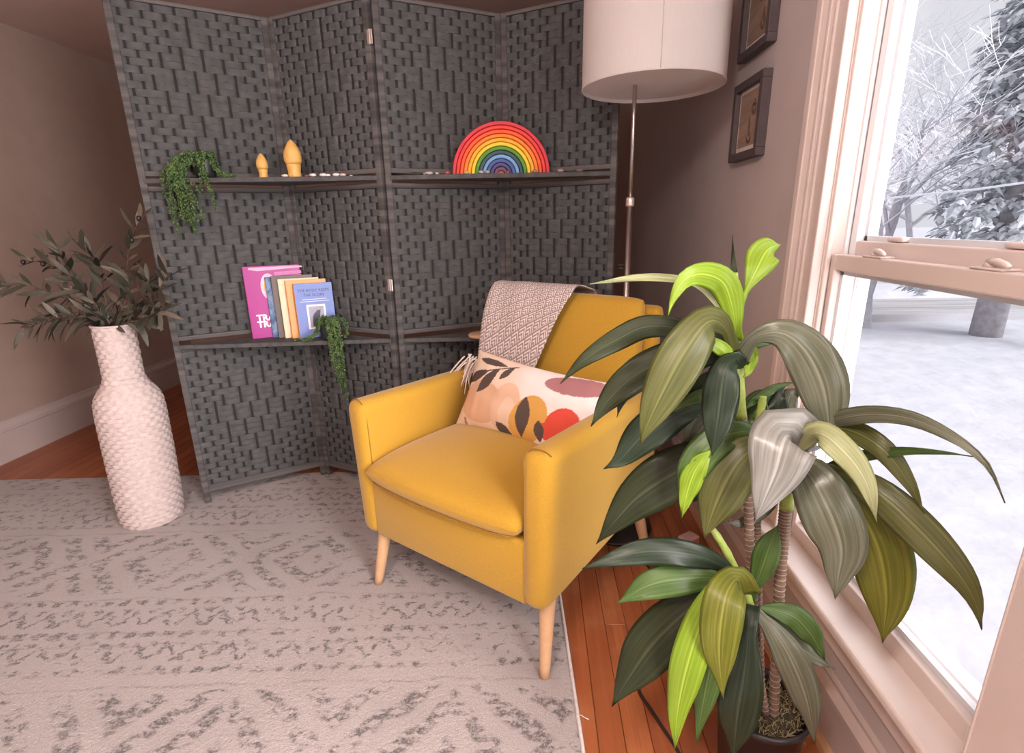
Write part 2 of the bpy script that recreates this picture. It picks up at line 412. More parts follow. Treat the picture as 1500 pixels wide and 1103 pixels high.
# ------------------------------------------------------------------ armchair
CA = R(-33.55); CO = Vector((-.248, 1.227, 0))
M['mustard'] = fabric('mustard_tweed', (.475, .262, .030), .14, 650)
M['seam'] = plain('mustard_seam', (.27, .12, .012), .9, .1, 200, 0)
M['beech'] = plain('pale_beech', (.60, .36, .20), .45, .06, 40, .05)
chair = empty('armchair', CO, CA, 'mustard yellow upholstered armchair with splayed pale wooden legs', 'armchair')
def bevbox(pts8, r, seg=4, sub=0):
    """eight corners (bottom 4 ccw, top 4 ccw) -> bevelled block"""
    bm = bmesh.new(); vv = [bm.verts.new(p) for p in pts8]
    for f in ((3,2,1,0),(4,5,6,7),(0,1,5,4),(1,2,6,5),(2,3,7,6),(3,0,4,7)): bm.faces.new([vv[i] for i in f])
    bmesh.ops.bevel(bm, geom=bm.edges[:], offset=r, segments=seg, affect='EDGES', profile=.5)
    return MB().bm(bm)
def quad(u0, u1, v0, v1, z0, z1): return [(u0,v0,z0),(u1,v0,z0),(u1,v1,z0),(u0,v1,z0),(u0,v0,z1),(u1,v0,z1),(u1,v1,z1),(u0,v1,z1)]
# lower body
bevbox([(-.275,-.012,.200),(.275,-.012,.200),(.275,.62,.205),(-.275,.62,.205),(-.275,-.015,.381),(.275,-.015,.381),(.275,.62,.381),(-.275,.62,.381)], .012).build('seat_base', M['mustard'], chair, True)
def arm(s):
    i0, i1 = .262, .268           # inner face
    o0, o1 = .334, .352           # outer face flares out towards the top
    P8 = [(i0,-.024,.197),(o0,-.018,.200),(o0-.004,.645,.205),(i0,.645,.205),
          (i1,-.030,.622),(o1,-.022,.622),(o1-.006,.668,.600),(i1,.668,.600)]
    if s < 0: P8 = [(-x, y, z) for x, y, z in P8]; P8 = [P8[1], P8[0], P8[3], P8[2], P8[5], P8[4], P8[7], P8[6]]
    mb = bevbox(P8, .033, 7)
    a = mb.build('arm', M['mustard'], chair, True)
    sm = MB()   # front panel seam: up the inside and across the top
    L = [(i0+.001,-.003,.215),(i1-.001,-.006,.40),(i1+.002,-.008,.560),(i1+.010,-.008,.600),(i1+.026,-.008,.6215),(o1-.030,-.004,.622),(o1-.012,-.002,.612)]
    sm.tube([(s*x, y, z) for x, y, z in catmull(L, 30)], .0016, 5); sm.build('seam', M['seam'], a, True)
arm(1); arm(-1)
# seat cushion: puffed slab
def puff(u0, u1, v0, v1, zb, zt, nu=34, nv=34, pw=.22, bul=.02, fn=None):
    vs = []; fs = []; 
    def e(t): return max(0, 1-abs(t)**9)**.5
    for side in (1, -1):
        for j in range(nv+1):
            for i in range(nu+1):
                a = math.sin((-1+2*i/nu)*math.pi/2); b = math.sin((-1+2*j/nv)*math.pi/2)
                h = (e(a)*e(b))**.75
                u = (u0+u1)/2+(u1-u0)/2*a; v_ = (v0+v1)/2+(v1-v0)/2*b
                zc = (zb+zt)/2; H = (zt-zb)/2
                crown = bul*math.cos(a*math.pi/2)*math.cos(b*math.pi/2) if side > 0 else 0
                z = zc+side*H*h+crown*h
                p = (u, v_, z)
                if fn: p = fn(*p)
                vs.append(p)
    N = (nu+1)*(nv+1)
    for j in range(nv):
        for i in range(nu):
            a = j*(nu+1)+i
            fs.append((a, a+1, a+nu+2, a+nu+1)); fs.append((N+a+nu+1, N+a+nu+2, N+a+1, N+a))
    return MB().add(vs, fs)
def seatfn(u, v, z):
    # front lip bows forward, corners pulled in
    k = max(0, 1-(v+.04)/.2)
    return (u, v-.022*k*math.cos(u/.27*math.pi/2)**.6 if abs(u) < .27 else v, z-.010*k-(.045*max(0, v-.08) if z > .42 else 0))
o = puff(-.266, .266, -.032, .56, .384, .470, bul=.028, fn=seatfn).build('seat_cushion', M['mustard'], chair, True)
sm = MB(); sm.tube(catmull([(-.258,.0,.398),(-.23,-.034,.394),(-.1,-.046,.391),(.1,-.046,.391),(.23,-.034,.394),(.258,0,.398)], 40), .0022, 5); sm.build('piping', M['seam'], o, True)
# back frame and cushion (reclined)
def recl(u, v, z): return (u, v+(z-.40)*.17, z)
bevbox([recl(*p) for p in quad(-.284, .318, .575, .630, .21, .845)], .022, 5).build('back_frame', M['mustard'], chair, True)
def backfn(u, v, z):
    # v used as height, z as thickness ( front = +)
    return u, v, z
bk = MB(); nu = nv = 34; vs = []; fs = []
U0, U1, ZB, ZT = -.245, .290, .41, .875
for side in (1, -1):
    for j in range(nv+1):
        for i in range(nu+1):
            a = math.sin((-1+2*i/nu)*math.pi/2); b = math.sin((-1+2*j/nv)*math.pi/2)
            # rounded-rectangle outline
            ea = max(0, 1-abs(a)**6)**.5; eb = max(0, 1-abs(b)**6)**.5
            aa = a*(1-.045*abs(b)**8*(b > 0)); bb = b*(1-.03*abs(a)**8)
            h = (ea*eb)**.7
            u = (U0+U1)/2+(U1-U0)/2*aa; z = (ZB+ZT)/2+(ZT-ZB)/2*bb
            th = .045+.018*math.cos(a*1.4)*math.cos(b*1.4)
            vs.append(recl(u, .535-side*th*h, z))
N = (nu+1)*(nv+1)
for j in range(nv):
    for i in range(nu):
        a = j*(nu+1)+i; fs.append((a, a+1, a+nu+2, a+nu+1)); fs.append((N+a+nu+1, N+a+nu+2, N+a+1, N+a))
bk.add(vs, fs).build('back_cushion', M['mustard'], chair, True)
for (ut, vt), (ub, vb), zb in (((.300, .045), (.317, .004), 0), ((-.290, .045), (-.312, .004), 0), ((.300, .58), (.322, .655), ZF), ((-.300, .58), (-.322, .655), 0)):
    m = MB(); n = 8
    m.tube([(ut+(ub-ut)*i/n, vt+(vb-vt)*i/n, .222+(zb-.222)*i/n) for i in range(n+1)], [.0225-.0095*i/n for i in range(n+1)], 18); m.build('leg', M['beech'], chair, True)

# ------------------------------------------------------------------ lumbar pillow (printed)
def local(o, p): return o.matrix_world @ Vector(p)
def pillow_print(x, y):
    """x,y in print space: x 0..8.8, y 0..5 (left to right, top to bottom), returns linear colour"""
    c = (.80, .60, .47) if x < 3.0 else (.82, .73, .70)
    if 3.0 <= x < 4.2: t = (x-3.0)/1.2; c = tuple(a*(1-t)+b*t for a, b in zip((.80, .60, .47), (.82, .73, .70)))
    def el(cx, cy, a, b, rot=0):
        r_ = R(rot); dx, dy = x-cx, y-cy
        return ((dx*math.cos(r_)+dy*math.sin(r_))/a)**2+((-dx*math.sin(r_)+dy*math.cos(r_))/b)**2
    def leafm(cx, cy, a, b, rot):
        r_ = R(rot); dx, dy = x-cx, y-cy
        p = (dx*math.cos(r_)+dy*math.sin(r_))/a; q = (-dx*math.sin(r_)+dy*math.cos(r_))/b
        return abs(p) < 1 and abs(q) < (1-p*p)*(1-.25*p)
    if el(1.6, 3.2, 1.5, 1.35) < 1: c = (.70, .42, .27)
    if el(3.3, 3.1, .85, 1.55) < 1 : c = (.74, .47, .33)
    if el(3.45, 3.4, .45, 1.0) < 1: c = (.78, .56, .42)
    if el(6.6, .75, 1.6, .62, -8) < 1: c = (.36, .14, .15)
    if el(4.75, 3.4, 1.0, 1.5, 12) < 1: c = (.66, .34, .055)
    if el(6.6, 3.1, .85, 1.0, 25) < 1 or el(6.15, 3.7, .8, .55, 0) < 1: c = (.68, .045, .018)
    dk = (.052, .032, .026)
    if leafm(1.55, .55, 1.05, .24, 2) or leafm(.75, 1.65, 1.0, .32, -30) or leafm(1.7, 1.75, 1.05, .34, -62) or leafm(2.75, 1.0, .62, .2, -62): c = dk
    if abs((y-1.15)+(x-1.6)*.45) < .045 and .9 < x < 3.2: c = dk
    if leafm(4.45, 3.35, 1.25, .40, 86) or leafm(5.5, 3.85, .65, .28, 78) or leafm(3.55, 4.55, .75, .32, 38): c = dk
    if y > 4.75 and x < 1.3: c = (.80, .68, .62)
    if abs(x-.75-(y-4.5)*.3) < .1 and y > 4.4: c = (.42, .2, .16)
    return c
k = NT('pillow_print', .9, .2); at_ = k.n('ShaderNodeVertexColor', layer_name='Print'); o_ = k.coord(); wv = k.noise(o_, 800, 2)
k.col(k.mix(k.math('MULTIPLY', wv, .22), at_.outputs[0], (.45, .36, .32))); k.bump(wv, .5, .0012); M['pillow'] = k.m
def make_pillow(Wd, Ht, Th):
    nu, nv = 190, 100; vs = []; fs = []; cols = []
    for side in (1, -1):
        for j in range(nv+1):
            for i in range(nu+1):
                a = -1+2*i/nu; b = -1+2*j/nv
                h = ((1-abs(a)**3.2)*(1-abs(b)**2.6)); h = max(0, h)**.55
                pin = 1-.055*math.cos(b*math.pi/2)*abs(a)**2; pin2 = 1-.10*math.cos(a*math.pi/2)*abs(b)**2
                x = a*Wd/2*pin; y = b*Ht/2*pin2
                wr = .0045*mnoise.noise(Vector((a*3, b*3, side)))+.004*mnoise.noise(Vector((a*9, b*2.5, 4+side)))*abs(a)
                vs.append((x, -side*Th/2*h+wr*h, y))
                if side > 0: cols.append(pillow_print((a+1)/2*8.8, (1-(b+1)/2)*5))
                else: cols.append((.8, .66, .58))
    N = (nu+1)*(nv+1)
    for j in range(nv):
        for i in range(nu):
            a = j*(nu+1)+i; fs.append((a, a+1, a+nu+2, a+nu+1)); fs.append((N+a+nu+1, N+a+nu+2, N+a+1, N+a))
    mb = MB().add(vs, fs); me = mb.mesh('throw_pillow')
    ca = me.color_attributes.new('Print', 'FLOAT_COLOR', 'POINT')
    for i, c in enumerate(cols): ca.data[i].color = (*c, 1)
    return me
bpy.context.view_layer.update()
CM = Matrix.Translation(CO) @ Matrix.Rotation(CA, 4, 'Z')
pil = fin(make_pillow(.55, .256, .118), 'throw_pillow', M['pillow'], None, True)
pil.matrix_world = CM @ Matrix.Translation((.055, .362, .562)) @ Matrix.Rotation(R(-2.0), 4, 'Z') @ Matrix.Rotation(R(3.0), 4, 'Y') @ Matrix.Rotation(R(-27), 4, 'X')
tag(pil, 'cream lumbar pillow printed with dark leaves and red and mustard blobs', 'pillow')

# ------------------------------------------------------------------ throw blanket over the chair back
def throwmat():
    k = NT('woven_chevron_throw', .95, .1); uv = k.coord('UV'); s = k.sep(uv); u, v = s[0], s[1]
    a = k.math('FRACT', u); b = k.math('FRACT', k.math('SUBTRACT', v, k.math('MULTIPLY', u, .42)))
    m_ = k.math('MAXIMUM', a, b); st = k.math('FRACT', k.math('MULTIPLY', m_, 4))
    f = k.step(st, .38, .52)
    o = k.coord(); nz = k.noise(o, 500, 2)
    c = k.mix(f, (.76, .66, .62), (.26, .19, .19)); k.col(k.mix(k.math('MULTIPLY', nz, .3), c, (.48, .39, .38)))
    k.bump(nz, .6, .0015); return k.m
M['throw'] = throwmat()
th = empty('throw_blanket', CO, CA, 'cream and mauve chevron throw blanket draped over the armchair back', 'blanket')
# drape path in (v,z): from behind pillow up the front, over the top, down behind
path = [(.448,.575),(.458,.62),(.472,.70),(.492,.79),(.515,.850),(.545,.893),(.585,.905),(.640,.892),(.692,.870),(.712,.80),(.705,.72),(.695,.64)]
NP = 46; pp = catmull([(0, a, b) for a, b in path], NP); nu = 40; vs = []; fs = []; uvs = []
for j in range(NP):
    t = j/(NP-1); p = pp[j]
    front = max(0, min(1, (.53-p.y)/.08)) if j < NP*.5 else 0
    zrel = max(0, min(1, (p.z-.56)/.33))
    if j < NP*.5: ur = -.045+.125*zrel
    else: ur = .08+.02*(t-.5)
    ul = -.262-.004*math.sin(t*9)
    for i in range(nu+1):
        s_ = i/nu; u = ul+(ur-ul)*s_
        vv_, z = p.y, p.z
        # left edge hugs round the side of the back
        e = max(0, 1-s_/.10)
        if j < NP*.5: vv_ += .045*e*e; 
        z -= .018*e*e*(1 if j > 14 else .3)
        wr = .004*mnoise.noise(Vector((u*14, t*6, 1)))+.003*math.sin(u*55+t*5)*max(0, 1-s_*1.5)
        vs.append((u, vv_-wr-(.004), z+wr*.5)); uvs.append((u/.027, t*.62/.027))
for j in range(NP-1):
    for i in range(nu): a = j*(nu+1)+i; fs.append((a, a+1, a+nu+2, a+nu+1))
me = MB().add(vs, fs).mesh('cloth'); ul_ = me.uv_layers.new(name='UVMap')
for lp in me.loops: ul_.data[lp.index].uv = uvs[lp.vertex_index]
ob = fin(me, 'cloth', M['throw'], th, True); sd = ob.modifiers.new('thickness', 'SOLIDIFY'); sd.thickness = .004; sd.offset = 0
M['yarn'] = plain('cream_yarn', (.74, .62, .56), .95, .1, 300, .5)
rf = random.Random(5)
for q in range(34):
    u0 = -.252+rf.uniform(-.03, .03); v0 = .445+rf.uniform(-.02, .02); z0 = .655+rf.uniform(-.03, .01)
    m = MB(); p = Vector((u0, v0, z0)); pts = [p]
    d = Vector((rf.uniform(-.8, .3), rf.uniform(-.9, -.2), rf.uniform(-.2, .4)))*.008
    for i in range(6):
        d = d+Vector((rf.uniform(-.004, .004), rf.uniform(-.004, .004), -.0036)); p = p+d; pts.append(p)
    m.tube(pts, [.0022, .003, .0022, .003, .0024, .002, .001], 5); m.build('tassel', M['yarn'], th, True)

# ------------------------------------------------------------------ folding screen with woven panels
S = [(-1.3836, 1.8918), (-.9669, 2.1620), (-.5396, 1.9835), (-.1203, 2.2046), (.2983, 2.0158)]
SH, ZU, ZLW = 1.828, 1.260, .664
def paper(name, c):
    k = NT(name, .8, .25); o = k.coord(); rd = k.rnd()
    q = k.n('ShaderNodeVectorMath', operation='ADD'); cm = k.n('ShaderNodeCombineXYZ'); k.set(cm.inputs[0], k.math('MULTIPLY', rd, 30)); k.t.links.new(o, q.inputs[0]); k.t.links.new(cm.outputs[0], q.inputs[1])
    g = k.noise(k.scale(q.outputs[0], (9, 9, 900)), 1, 3); p = k.noise(q.outputs[0], 34, 2)
    col = k.ramp(p, [(.3, tuple(x*.74 for x in c)), (.7, tuple(x*1.22 for x in c))])
    k.col(k.mix(k.math('MULTIPLY', k.step(g, .4, .7), .35), col, tuple(x*.55 for x in c))); k.bump(g, .4, .001); return k.m
M['paper'] = paper('charcoal_twisted_paper', (.088, .089, .092))
M['stake'] = plain('dark_paper_stake', (.015, .013, .013), .85, .15, 60, .3)
def framemat():
    k = NT('paper_wrapped_frame', .75, .3); o = k.coord(); s = k.sep(o)
    zz = k.math('FRACT', k.math('MULTIPLY', s[2], 1/.024)); nz = k.noise(o, 60, 3); bl = k.noise(k.scale(o, (1, 1, 42)), 1, 0)
    line = k.math('SUBTRACT', 1, k.step(zz, .0, .10))
    c = k.ramp(bl, [(.35, (.060, .055, .055)), (.65, (.125, .114, .113))])
    k.col(k.mix(k.math('MULTIPLY', line, .6), c, (.03, .026, .026))); k.bump(k.math('ADD', nz, k.math('MULTIPLY', line, -1)), .4, .001); return k.m
M['frame'] = framemat()
M['steel'] = plain('bright_hinge_steel', (.75, .70, .66), .3, .05, 60, 0, metal=1)
screen = empty('folding_screen', (S[2][0], S[2][1], 0), 0, 'charcoal four panel folding screen of woven paper standing behind the armchair', 'folding screen')
SO = Vector((S[2][0], S[2][1], 0))
NC = 14; PITCH = .0236
def strip_mesh(key, cells, L):
    n = len(cells); A = .0056; st = []; und = [c+.5 for c in range(n) if cells[c] < 0]
    for q in range(n*6+1):
        x = q/6; du = min([abs(x-c) for c in und]+[1.0])
        st.append((x/n, A*(1-1.75*(1-du)**5)))
    h = PITCH*.485; vs = []; fs = []
    for s_, z in st:
        x = s_*L
        vs += [(x, -z+.0008, -h), (x, -z-.0010, 0), (x, -z+.0008, h), (x, -z+.0014, 0)]
    for i in range(len(st)-1):
        for j in range(4): fs.append((i*4+j, (i+1)*4+j, (i+1)*4+(j+1) % 4, i*4+(j+1) % 4))
    me = MB().add(vs, fs).mesh('woven_strip'); me.materials.append(M['paper'])
    me.polygons.foreach_set('use_smooth', [True]*len(me.polygons)); 
    try: me.set_sharp_from_angle(angle=R(50))
    except Exception: pass
    return me
cache = {}
secs = [(.075, .075+24*PITCH), (.705, .705+22*PITCH), (1.295, 1.295+22*PITCH)]
ST = .0115      # half stile width
for i in range(4):
    a = Vector((*S[i], 0)); b = Vector((*S[i+1], 0)); d = (b-a); L = d.length; d.normalize(); ang = math.atan2(d.y, d.x)
    off = a-SO
    g = .004
    fr = MB()
    for xx in (g, L-g-2*ST): fr.bbox((xx, -.0105, 0), (xx+2*ST, .0105, SH), .003)
    xa, xb = g+2*ST-.001, L-g-2*ST+.001
    rails = [(.045, .072), (ZLW-.038, ZLW-.020), (ZLW+.020, ZLW+.038), (ZU-.040, ZU-.020), (ZU+.016, ZU+.034), (SH-.026, SH)]
    rails = [(.045, .075), (secs[0][1]+.001, secs[0][1]+.019), (secs[1][0]-.019, secs[1][0]-.001), (secs[1][1]+.001, secs[1][1]+.019), (secs[2][0]-.019, secs[2][0]-.001), (secs[2][1]+.001, SH)]
    for z0, z1 in rails: fr.bbox((xa, -.0095, z0), (xb, .0095, z1), .003)
    f = fr.build('frame', M['frame'], screen, loc=off, rot=(0, 0, ang))
    for si, (z0, z1) in enumerate(secs):
        nr = round((z1-z0)/PITCH); Lw = xb-xa
        wk = MB()
        for c in range(NC):
            xc = (c+.5)/NC*Lw; hw = Lw/NC*.13
            wk.box((xc-hw, -.0016, 0), (xc+hw, .0016, z1-z0))
        wp = wk.build('woven_panel', M['stake'], screen, loc=off+d*xa+Vector((0, 0, z0)), rot=(0, 0, ang))
        for r_ in range(nr):
            key = (r_, nr, round(Lw, 3), (i+si) % 2)
            if key not in cache:
                cells = []
                for c in range(NC):
                    dd = abs(c-NC/2+.5)/5.4+abs(r_-nr/2+.5)/(nr*.46)
                    if dd < 1: ph = (c+(r_+1)//3+(i+si)) % 2
                    else: ph = (c+r_+(i+si)) % 2
                    cells.append(1 if ph else -1)
                cache[key] = strip_mesh(key, cells, Lw)
            o = bpy.data.objects.new('woven_strip', cache[key]); o.location = (0, 0, (r_+.5)*PITCH); link(o, wp)
    if i < 3:
        for zz in (.30, .88, 1.70):
            hm = MB()
            s_ = 1 if i == 1 else -1
            hm.bbox((L-.012, -.0125*s_-.002, zz-.022), (L+.010, -.0125*s_+.002, zz+.022), .001, 1)
            hm.tube([(L, -.014*s_, zz-.022), (L, -.014*s_, zz+.022)], .0035, 8)
            hm.build('hinge', M['steel'], f)
# triangular shelves
M['shelf'] = paper('charcoal_shelf_board', (.092, .089, .090))
def nrm(p, q):
    d = Vector((q[0]-p[0], q[1]-p[1])).normalized(); return Vector((d.y, -d.x))     # towards the viewer
def shelf(i, z, label):
    p0, p1, p2 = Vector(S[i]), Vector(S[i+1]), Vector(S[i+2])
    n1, n2 = nrm(p0, p1), nrm(p1, p2)
    d1 = (p1-p0).normalized(); d2 = (p2-p1).normalized()
    a = p0+n1*.0135+d1*.018; c = p2+n2*.0135-d2*.018
    # meet of the two offset lines
    A = p0+n1*.0135; B = p1+n2*.0135
    den = d1.x*d2.y-d1.y*d2.x; t = ((B.x-A.x)*d2.y-(B.y-A.y)*d2.x)/den; f = A+d1*t
    m = MB(); cx = (a+c)/2
    o = Vector((cx.x, cx.y))
    pl = [tuple(q-o) for q in (a, c, f)]
    m.prism(pl, -.008, .008)
    b = m.build('corner_shelf', M['shelf'], None, loc=(o.x, o.y, z))
    bv = b.modifiers.new('edge', 'BEVEL'); bv.width = .002; bv.segments = 2
    return tag(b, label, 'shelf', 'triangular shelves of the screen')
shelf(0, ZU, 'upper triangular charcoal shelf holding the yellow wax figures')
shelf(2, ZU, 'upper triangular charcoal shelf holding the wooden rainbow')
shelf(0, ZLW, 'lower triangular charcoal shelf holding the row of books')
shelf(2, ZLW, 'lower triangular charcoal shelf behind the armchair holding a wooden disc')
ZT_U, ZT_L = ZU+.008, ZLW+.008

# ------------------------------------------------------------------ wooden rainbow: each arch is a loose block
RC = Vector((-.121, 2.037)); RD = Vector((.838, .0323)).normalized(); rang = math.atan2(RD.y, RD.x)
arches = [('crimson', (.62, .022, .045)), ('scarlet', (.72, .030, .022)), ('red orange', (.80, .085, .012)), ('orange', (.86, .20, .010)),
          ('golden yellow', (.87, .40, .012)), ('lemon yellow', (.83, .58, .02)), ('leaf green', (.075, .26, .018)), ('dark teal', (.022, .066, .085)),
          ('sky blue', (.16, .34, .62)), ('royal blue', (.04, .085, .30)), ('indigo', (.055, .045, .17)), ('plum', (.14, .045, .10))]
ro = .177; thk = .0122; gap = .0016
for i, (nm, c) in enumerate(arches):
    ri = ro-thk; m = MB(); n = 40; vs = []; fs = []
    for j in range(n+1):
        w_ = math.pi*j/n; cs, sn = math.cos(w_), math.sin(w_)
        for rr, yy in ((ro, 0.002), (ro-.002, 0), (ri+.002, 0), (ri, .002), (ri, .05), (ro, .05)): vs.append((rr*cs, yy, rr*sn))
    for j in range(n):
        for q in range(6): fs.append((j*6+q, j*6+(q+1) % 6, (j+1)*6+(q+1) % 6, (j+1)*6+q))
    fs += [tuple(range(6)), tuple(range(n*6, n*6+6))[::-1]]
    o = m.add(vs, fs).build('rainbow_arch', plain('stained_'+nm.replace(' ', '_'), c, .55, .06, 40, .05), None, loc=(RC.x, RC.y, ZT_U), rot=(0, 0, rang))
    autosmooth(o, 40)
    pos = {0: 'outermost ', 11: 'innermost '}.get(i, '')
    tag(o, pos+nm+' wooden arch of the stacked rainbow on the upper shelf', 'toy arch', 'stacked rainbow arches')
    ro = ri-gap
n = 24; m = MB(); vs = [(ro*math.cos(math.pi*j/n), y, ro*math.sin(math.pi*j/n)) for y in (0, .05) for j in range(n+1)]
m.add(vs, [tuple(range(n+1)), tuple(range(n+1, 2*n+2))[::-1]]+[(j, j+1, n+2+j, n+1+j) for j in range(n)]+[(n, 0, n+1, 2*n+1)])
tag(m.build('rainbow_core', plain('stained_rose', (.36, .055, .06), .55, .06), None, loc=(RC.x, RC.y, ZT_U), rot=(0, 0, rang)), 'solid rose red half disc at the heart of the wooden rainbow', 'toy block')

# little stones along the shelves
def stone(px, py, size, c, label, zt, inset=.012, sc=(1, .8, .6), edge=(2, 4), rough=.5, cat='stone', name='stone'):
    p, q = Vector(S[edge[0]]), Vector(S[edge[1]]); d = (q-p).normalized(); nn = Vector((-d.y, d.x))
    rr = ray(px, py); P0 = p+nn*inset
    t = (P0-Vector((0, 0))).dot(nn)/(Vector((rr.x, rr.y)).dot(nn)); w_ = CAM+rr*t
    m = MB(); m.ico((0, 0, size*sc[2]), size, 2, sc, .07)
    o = m.build(name, plain('stone_colour', c, rough, .2, 60, .2), None, True, loc=(w_.x, w_.y, zt-.0005))
    return tag(o, label, cat, 'small keepsakes on the upper shelves')
stone(655, 250, .011, (.42, .07, .06), 'small red stone just left of the rainbow', ZT_U)
stone(683, 250, .010, (.62, .46, .22), 'small honey tan stone before the yellow arches, left', ZT_U)
stone(705, 249, .011, (.35, .34, .34), 'grey round stone before the sky blue arch', ZT_U)
stone(714, 248, .011, (.40, .36, .30), 'taupe stone beside the grey one inside the rainbow', ZT_U)
stone(744, 250, .008, (.30, .10, .09), 'small dark red stone before the rainbow centre', ZT_U)
stone(783, 248, .010, (.33, .20, .13), 'brown stone before the right foot of the yellow arch', ZT_U)
stone(821, 248, .012, (.46, .33, .29), 'pinkish stone right of the rainbow', ZT_U, .03)
stone(849, 247, .013, (.22, .15, .13), 'dark brown flat stone near the right end of the rainbow shelf', ZT_U, .02, (1.1, .8, .45))
stone(628, 249, .012, (.42, .37, .36), 'pale grey crystal lump left of the red stone', ZT_U, .012, (1.3, .8, .55))
stone(640, 250, .008, (.45, .40, .38), 'small pale crystal chip between the grey lump and red stone', ZT_U)
# dark carved stick with a pale tip
m = MB(); m.tube([(-.062, 0, .007), (-.02, .002, .008), (.03, .0, .007), (.058, -.002, .006)], [.005, .0068, .0055, .004], 10)
a = stk = m.build('wand', plain('dark_wood', (.028, .02, .018), .5, .2, 40, .1), None, True, loc=(-.462, 2.025, ZT_U), rot=(0, 0, .06))
tag(stk, 'dark carved stick lying at the left end of the rainbow shelf', 'stick')
MB().ico((.060, -.002, .006), .0042, 2).build('bead', plain('white_bead', (.7, .66, .64), .4), stk, True)
for px, c, sz, lb in ((417, (.66, .58, .52), .010, 'flat cream pebble between the two yellow wax figures'), (449, (.40, .05, .05), .007, 'tiny red pebble right of the tall wax figure'),
                      (458, (.72, .62, .60), .011, 'white and pink pebble second right of the tall wax figure'), (473, (.76, .70, .67), .011, 'white pebble in the middle of the left pebble row'), (480, (.74, .68, .66), .009, 'smaller white pebble touching the middle pebble'),
                      (492, (.76, .70, .68), .011, 'broad white pebble near the end of the left row'), (502, (.66, .48, .42), .010, 'peach pebble near the end of the left row'), (514, (.76, .72, .70), .005, 'tiniest white pebble at the end of the left row')):
    stone(px, 255, sz, c, lb, ZT_U, .012, (1.25, .8, .55), (0, 2))
# wax figures
def waxfig(px, py, h, label):
    p, q = Vector(S[0]), Vector(S[2]); d = (q-p).normalized(); nn = Vector((-d.y, d.x)); rr = ray(px, py); P0 = p+nn*.035
    t = P0.dot(nn)/Vector((rr.x, rr.y)).dot(nn); w_ = CAM+rr*t
    f = empty('wax_figure', (w_.x, w_.y, ZT_U), .3, label, 'figurine', 'yellow wax figures')
    MB().lathe([(.001, 0), (.20*h*.95, 0), (.185*h, .04*h), (.17*h, .16*h), (.20*h, .30*h), (.19*h, .36*h), (.01, .37*h)], 16).build('base', M['wax'], f, True)
    m = MB(); m.lathe([(.01*h, .34*h), (.20*h, .345*h), (.235*h, .42*h), (.245*h, .52*h), (.225*h, .66*h), (.17*h, .80*h), (.10*h, .91*h), (.03*h, .985*h), (.002*h, 1.0*h)], 14)
    m.v = [(x*(1+.05*math.sin(6*math.atan2(y, x)+z*90)), y*(1+.05*math.sin(6*math.atan2(y, x)+z*90)), z) for x, y, z in m.v]
    m.build('hood', M['wax'], f, True)
k = NT('beeswax', .45, .4); nz = k.noise(k.coord(), 40, 3); k.col(k.ramp(nz, [(.3, (.62, .33, .08)), (.7, (.78, .48, .16))])); k.b.inputs['Subsurface Weight'].default_value = .1; k.b.inputs['Subsurface Radius'].default_value = (.01, .006, .003); M['wax'] = k.m
waxfig(386, 256, .083, 'shorter pale yellow wax figure beside the upper trailing plant'); waxfig(432, 257, .127, 'taller yellow wax figure near the screen fold')
# wooden disc
q = atz(706, 490, ZT_L+.008)
m = MB(); m.lathe([(.001, 0), (.049, 0), (.053, .004), (.053, .010), (.049, .013), (.001, .013)], 32)
tag(m.build('wooden_disc', plain('peach_wood', (.66, .40, .25), .5, .1, 60, .05), None, True, loc=(q.x, q.y, ZT_L)), 'round peach wooden disc lying on the shelf behind the armchair', 'coaster')

# ------------------------------------------------------------------ books on the lower left shelf
def text(body, size, mat, parent, loc, rot, bold=.0, align='CENTER', name='lettering'):
    cu = bpy.data.curves.new(name, 'FONT'); cu.body = body; cu.size = size; cu.align_x = align; cu.extrude = .0002; cu.offset = bold; cu.space_character = 1.05
    cu.resolution_u = 3
    o = bpy.data.objects.new(name, cu); COL.objects.link(o); bpy.context.view_layer.update()
    me = bpy.data.meshes.new_from_object(o.evaluated_get(bpy.context.evaluated_depsgraph_get())); COL.objects.unlink(o); bpy.data.objects.remove(o)
    if me.materials: me.materials.clear()
    r_ = fin(me, name, mat, parent); r_.location = loc; r_.rotation_euler = rot; return r_
def cover(name, c, rough=.4, var=.05): return plain(name, c, rough, var, 25, 0)
M['pages'] = plain('book_pages', (.70, .60, .50), .9, .1, 120, .2)
def book(px, Y, w_, h, t, ang, lean, matc, label, z=ZT_L, spine=None):
    """stands on the shelf; local x along the cover, y towards the back, cover faces -y"""
    rr = ray(px, 497); P = Vector((rr.x/rr.y*Y, Y, z))
    b = empty('book', (P.x, P.y, z+.0005), 0, label, 'book', 'books on the lower shelf')
    b.rotation_euler = Matrix.Rotation(R(ang), 3, 'Z').to_quaternion().to_euler() if not lean else (Matrix.Rotation(R(ang), 3, 'Z') @ Matrix.Rotation(R(-lean), 3, 'X')).to_euler()
    m = MB(); m.bbox((0, 0, 0), (w_, .0022, h), .0007, 1); m.bbox((0, t-.0022, 0), (w_, t, h), .0007, 1)
    m.build('cover', matc, b)
    MB().bbox((-.001, 0, 0), (.0025, t, h), .0008, 1).build('spine', spine or matc, b)
    MB().box((.002, .0022, .002), (w_-.003, t-.0022, h-.002)).build('pages', M['pages'], b)
    return b
wht = plain('print_white', (.85, .82, .83), .5, .02, 20, 0); ink = plain('print_ink', (.03, .03, .045), .5, .05, 20, 0)
blue = cover('blue_cover', (.155, .225, .56)); org = cover('orange_cover', (.62, .17, .035))
b1 = book(440, 1.990, .142, .213, .022, 27, 4, blue, 'blue paperback with orange spine and white framed picture, front of the row', spine=org)
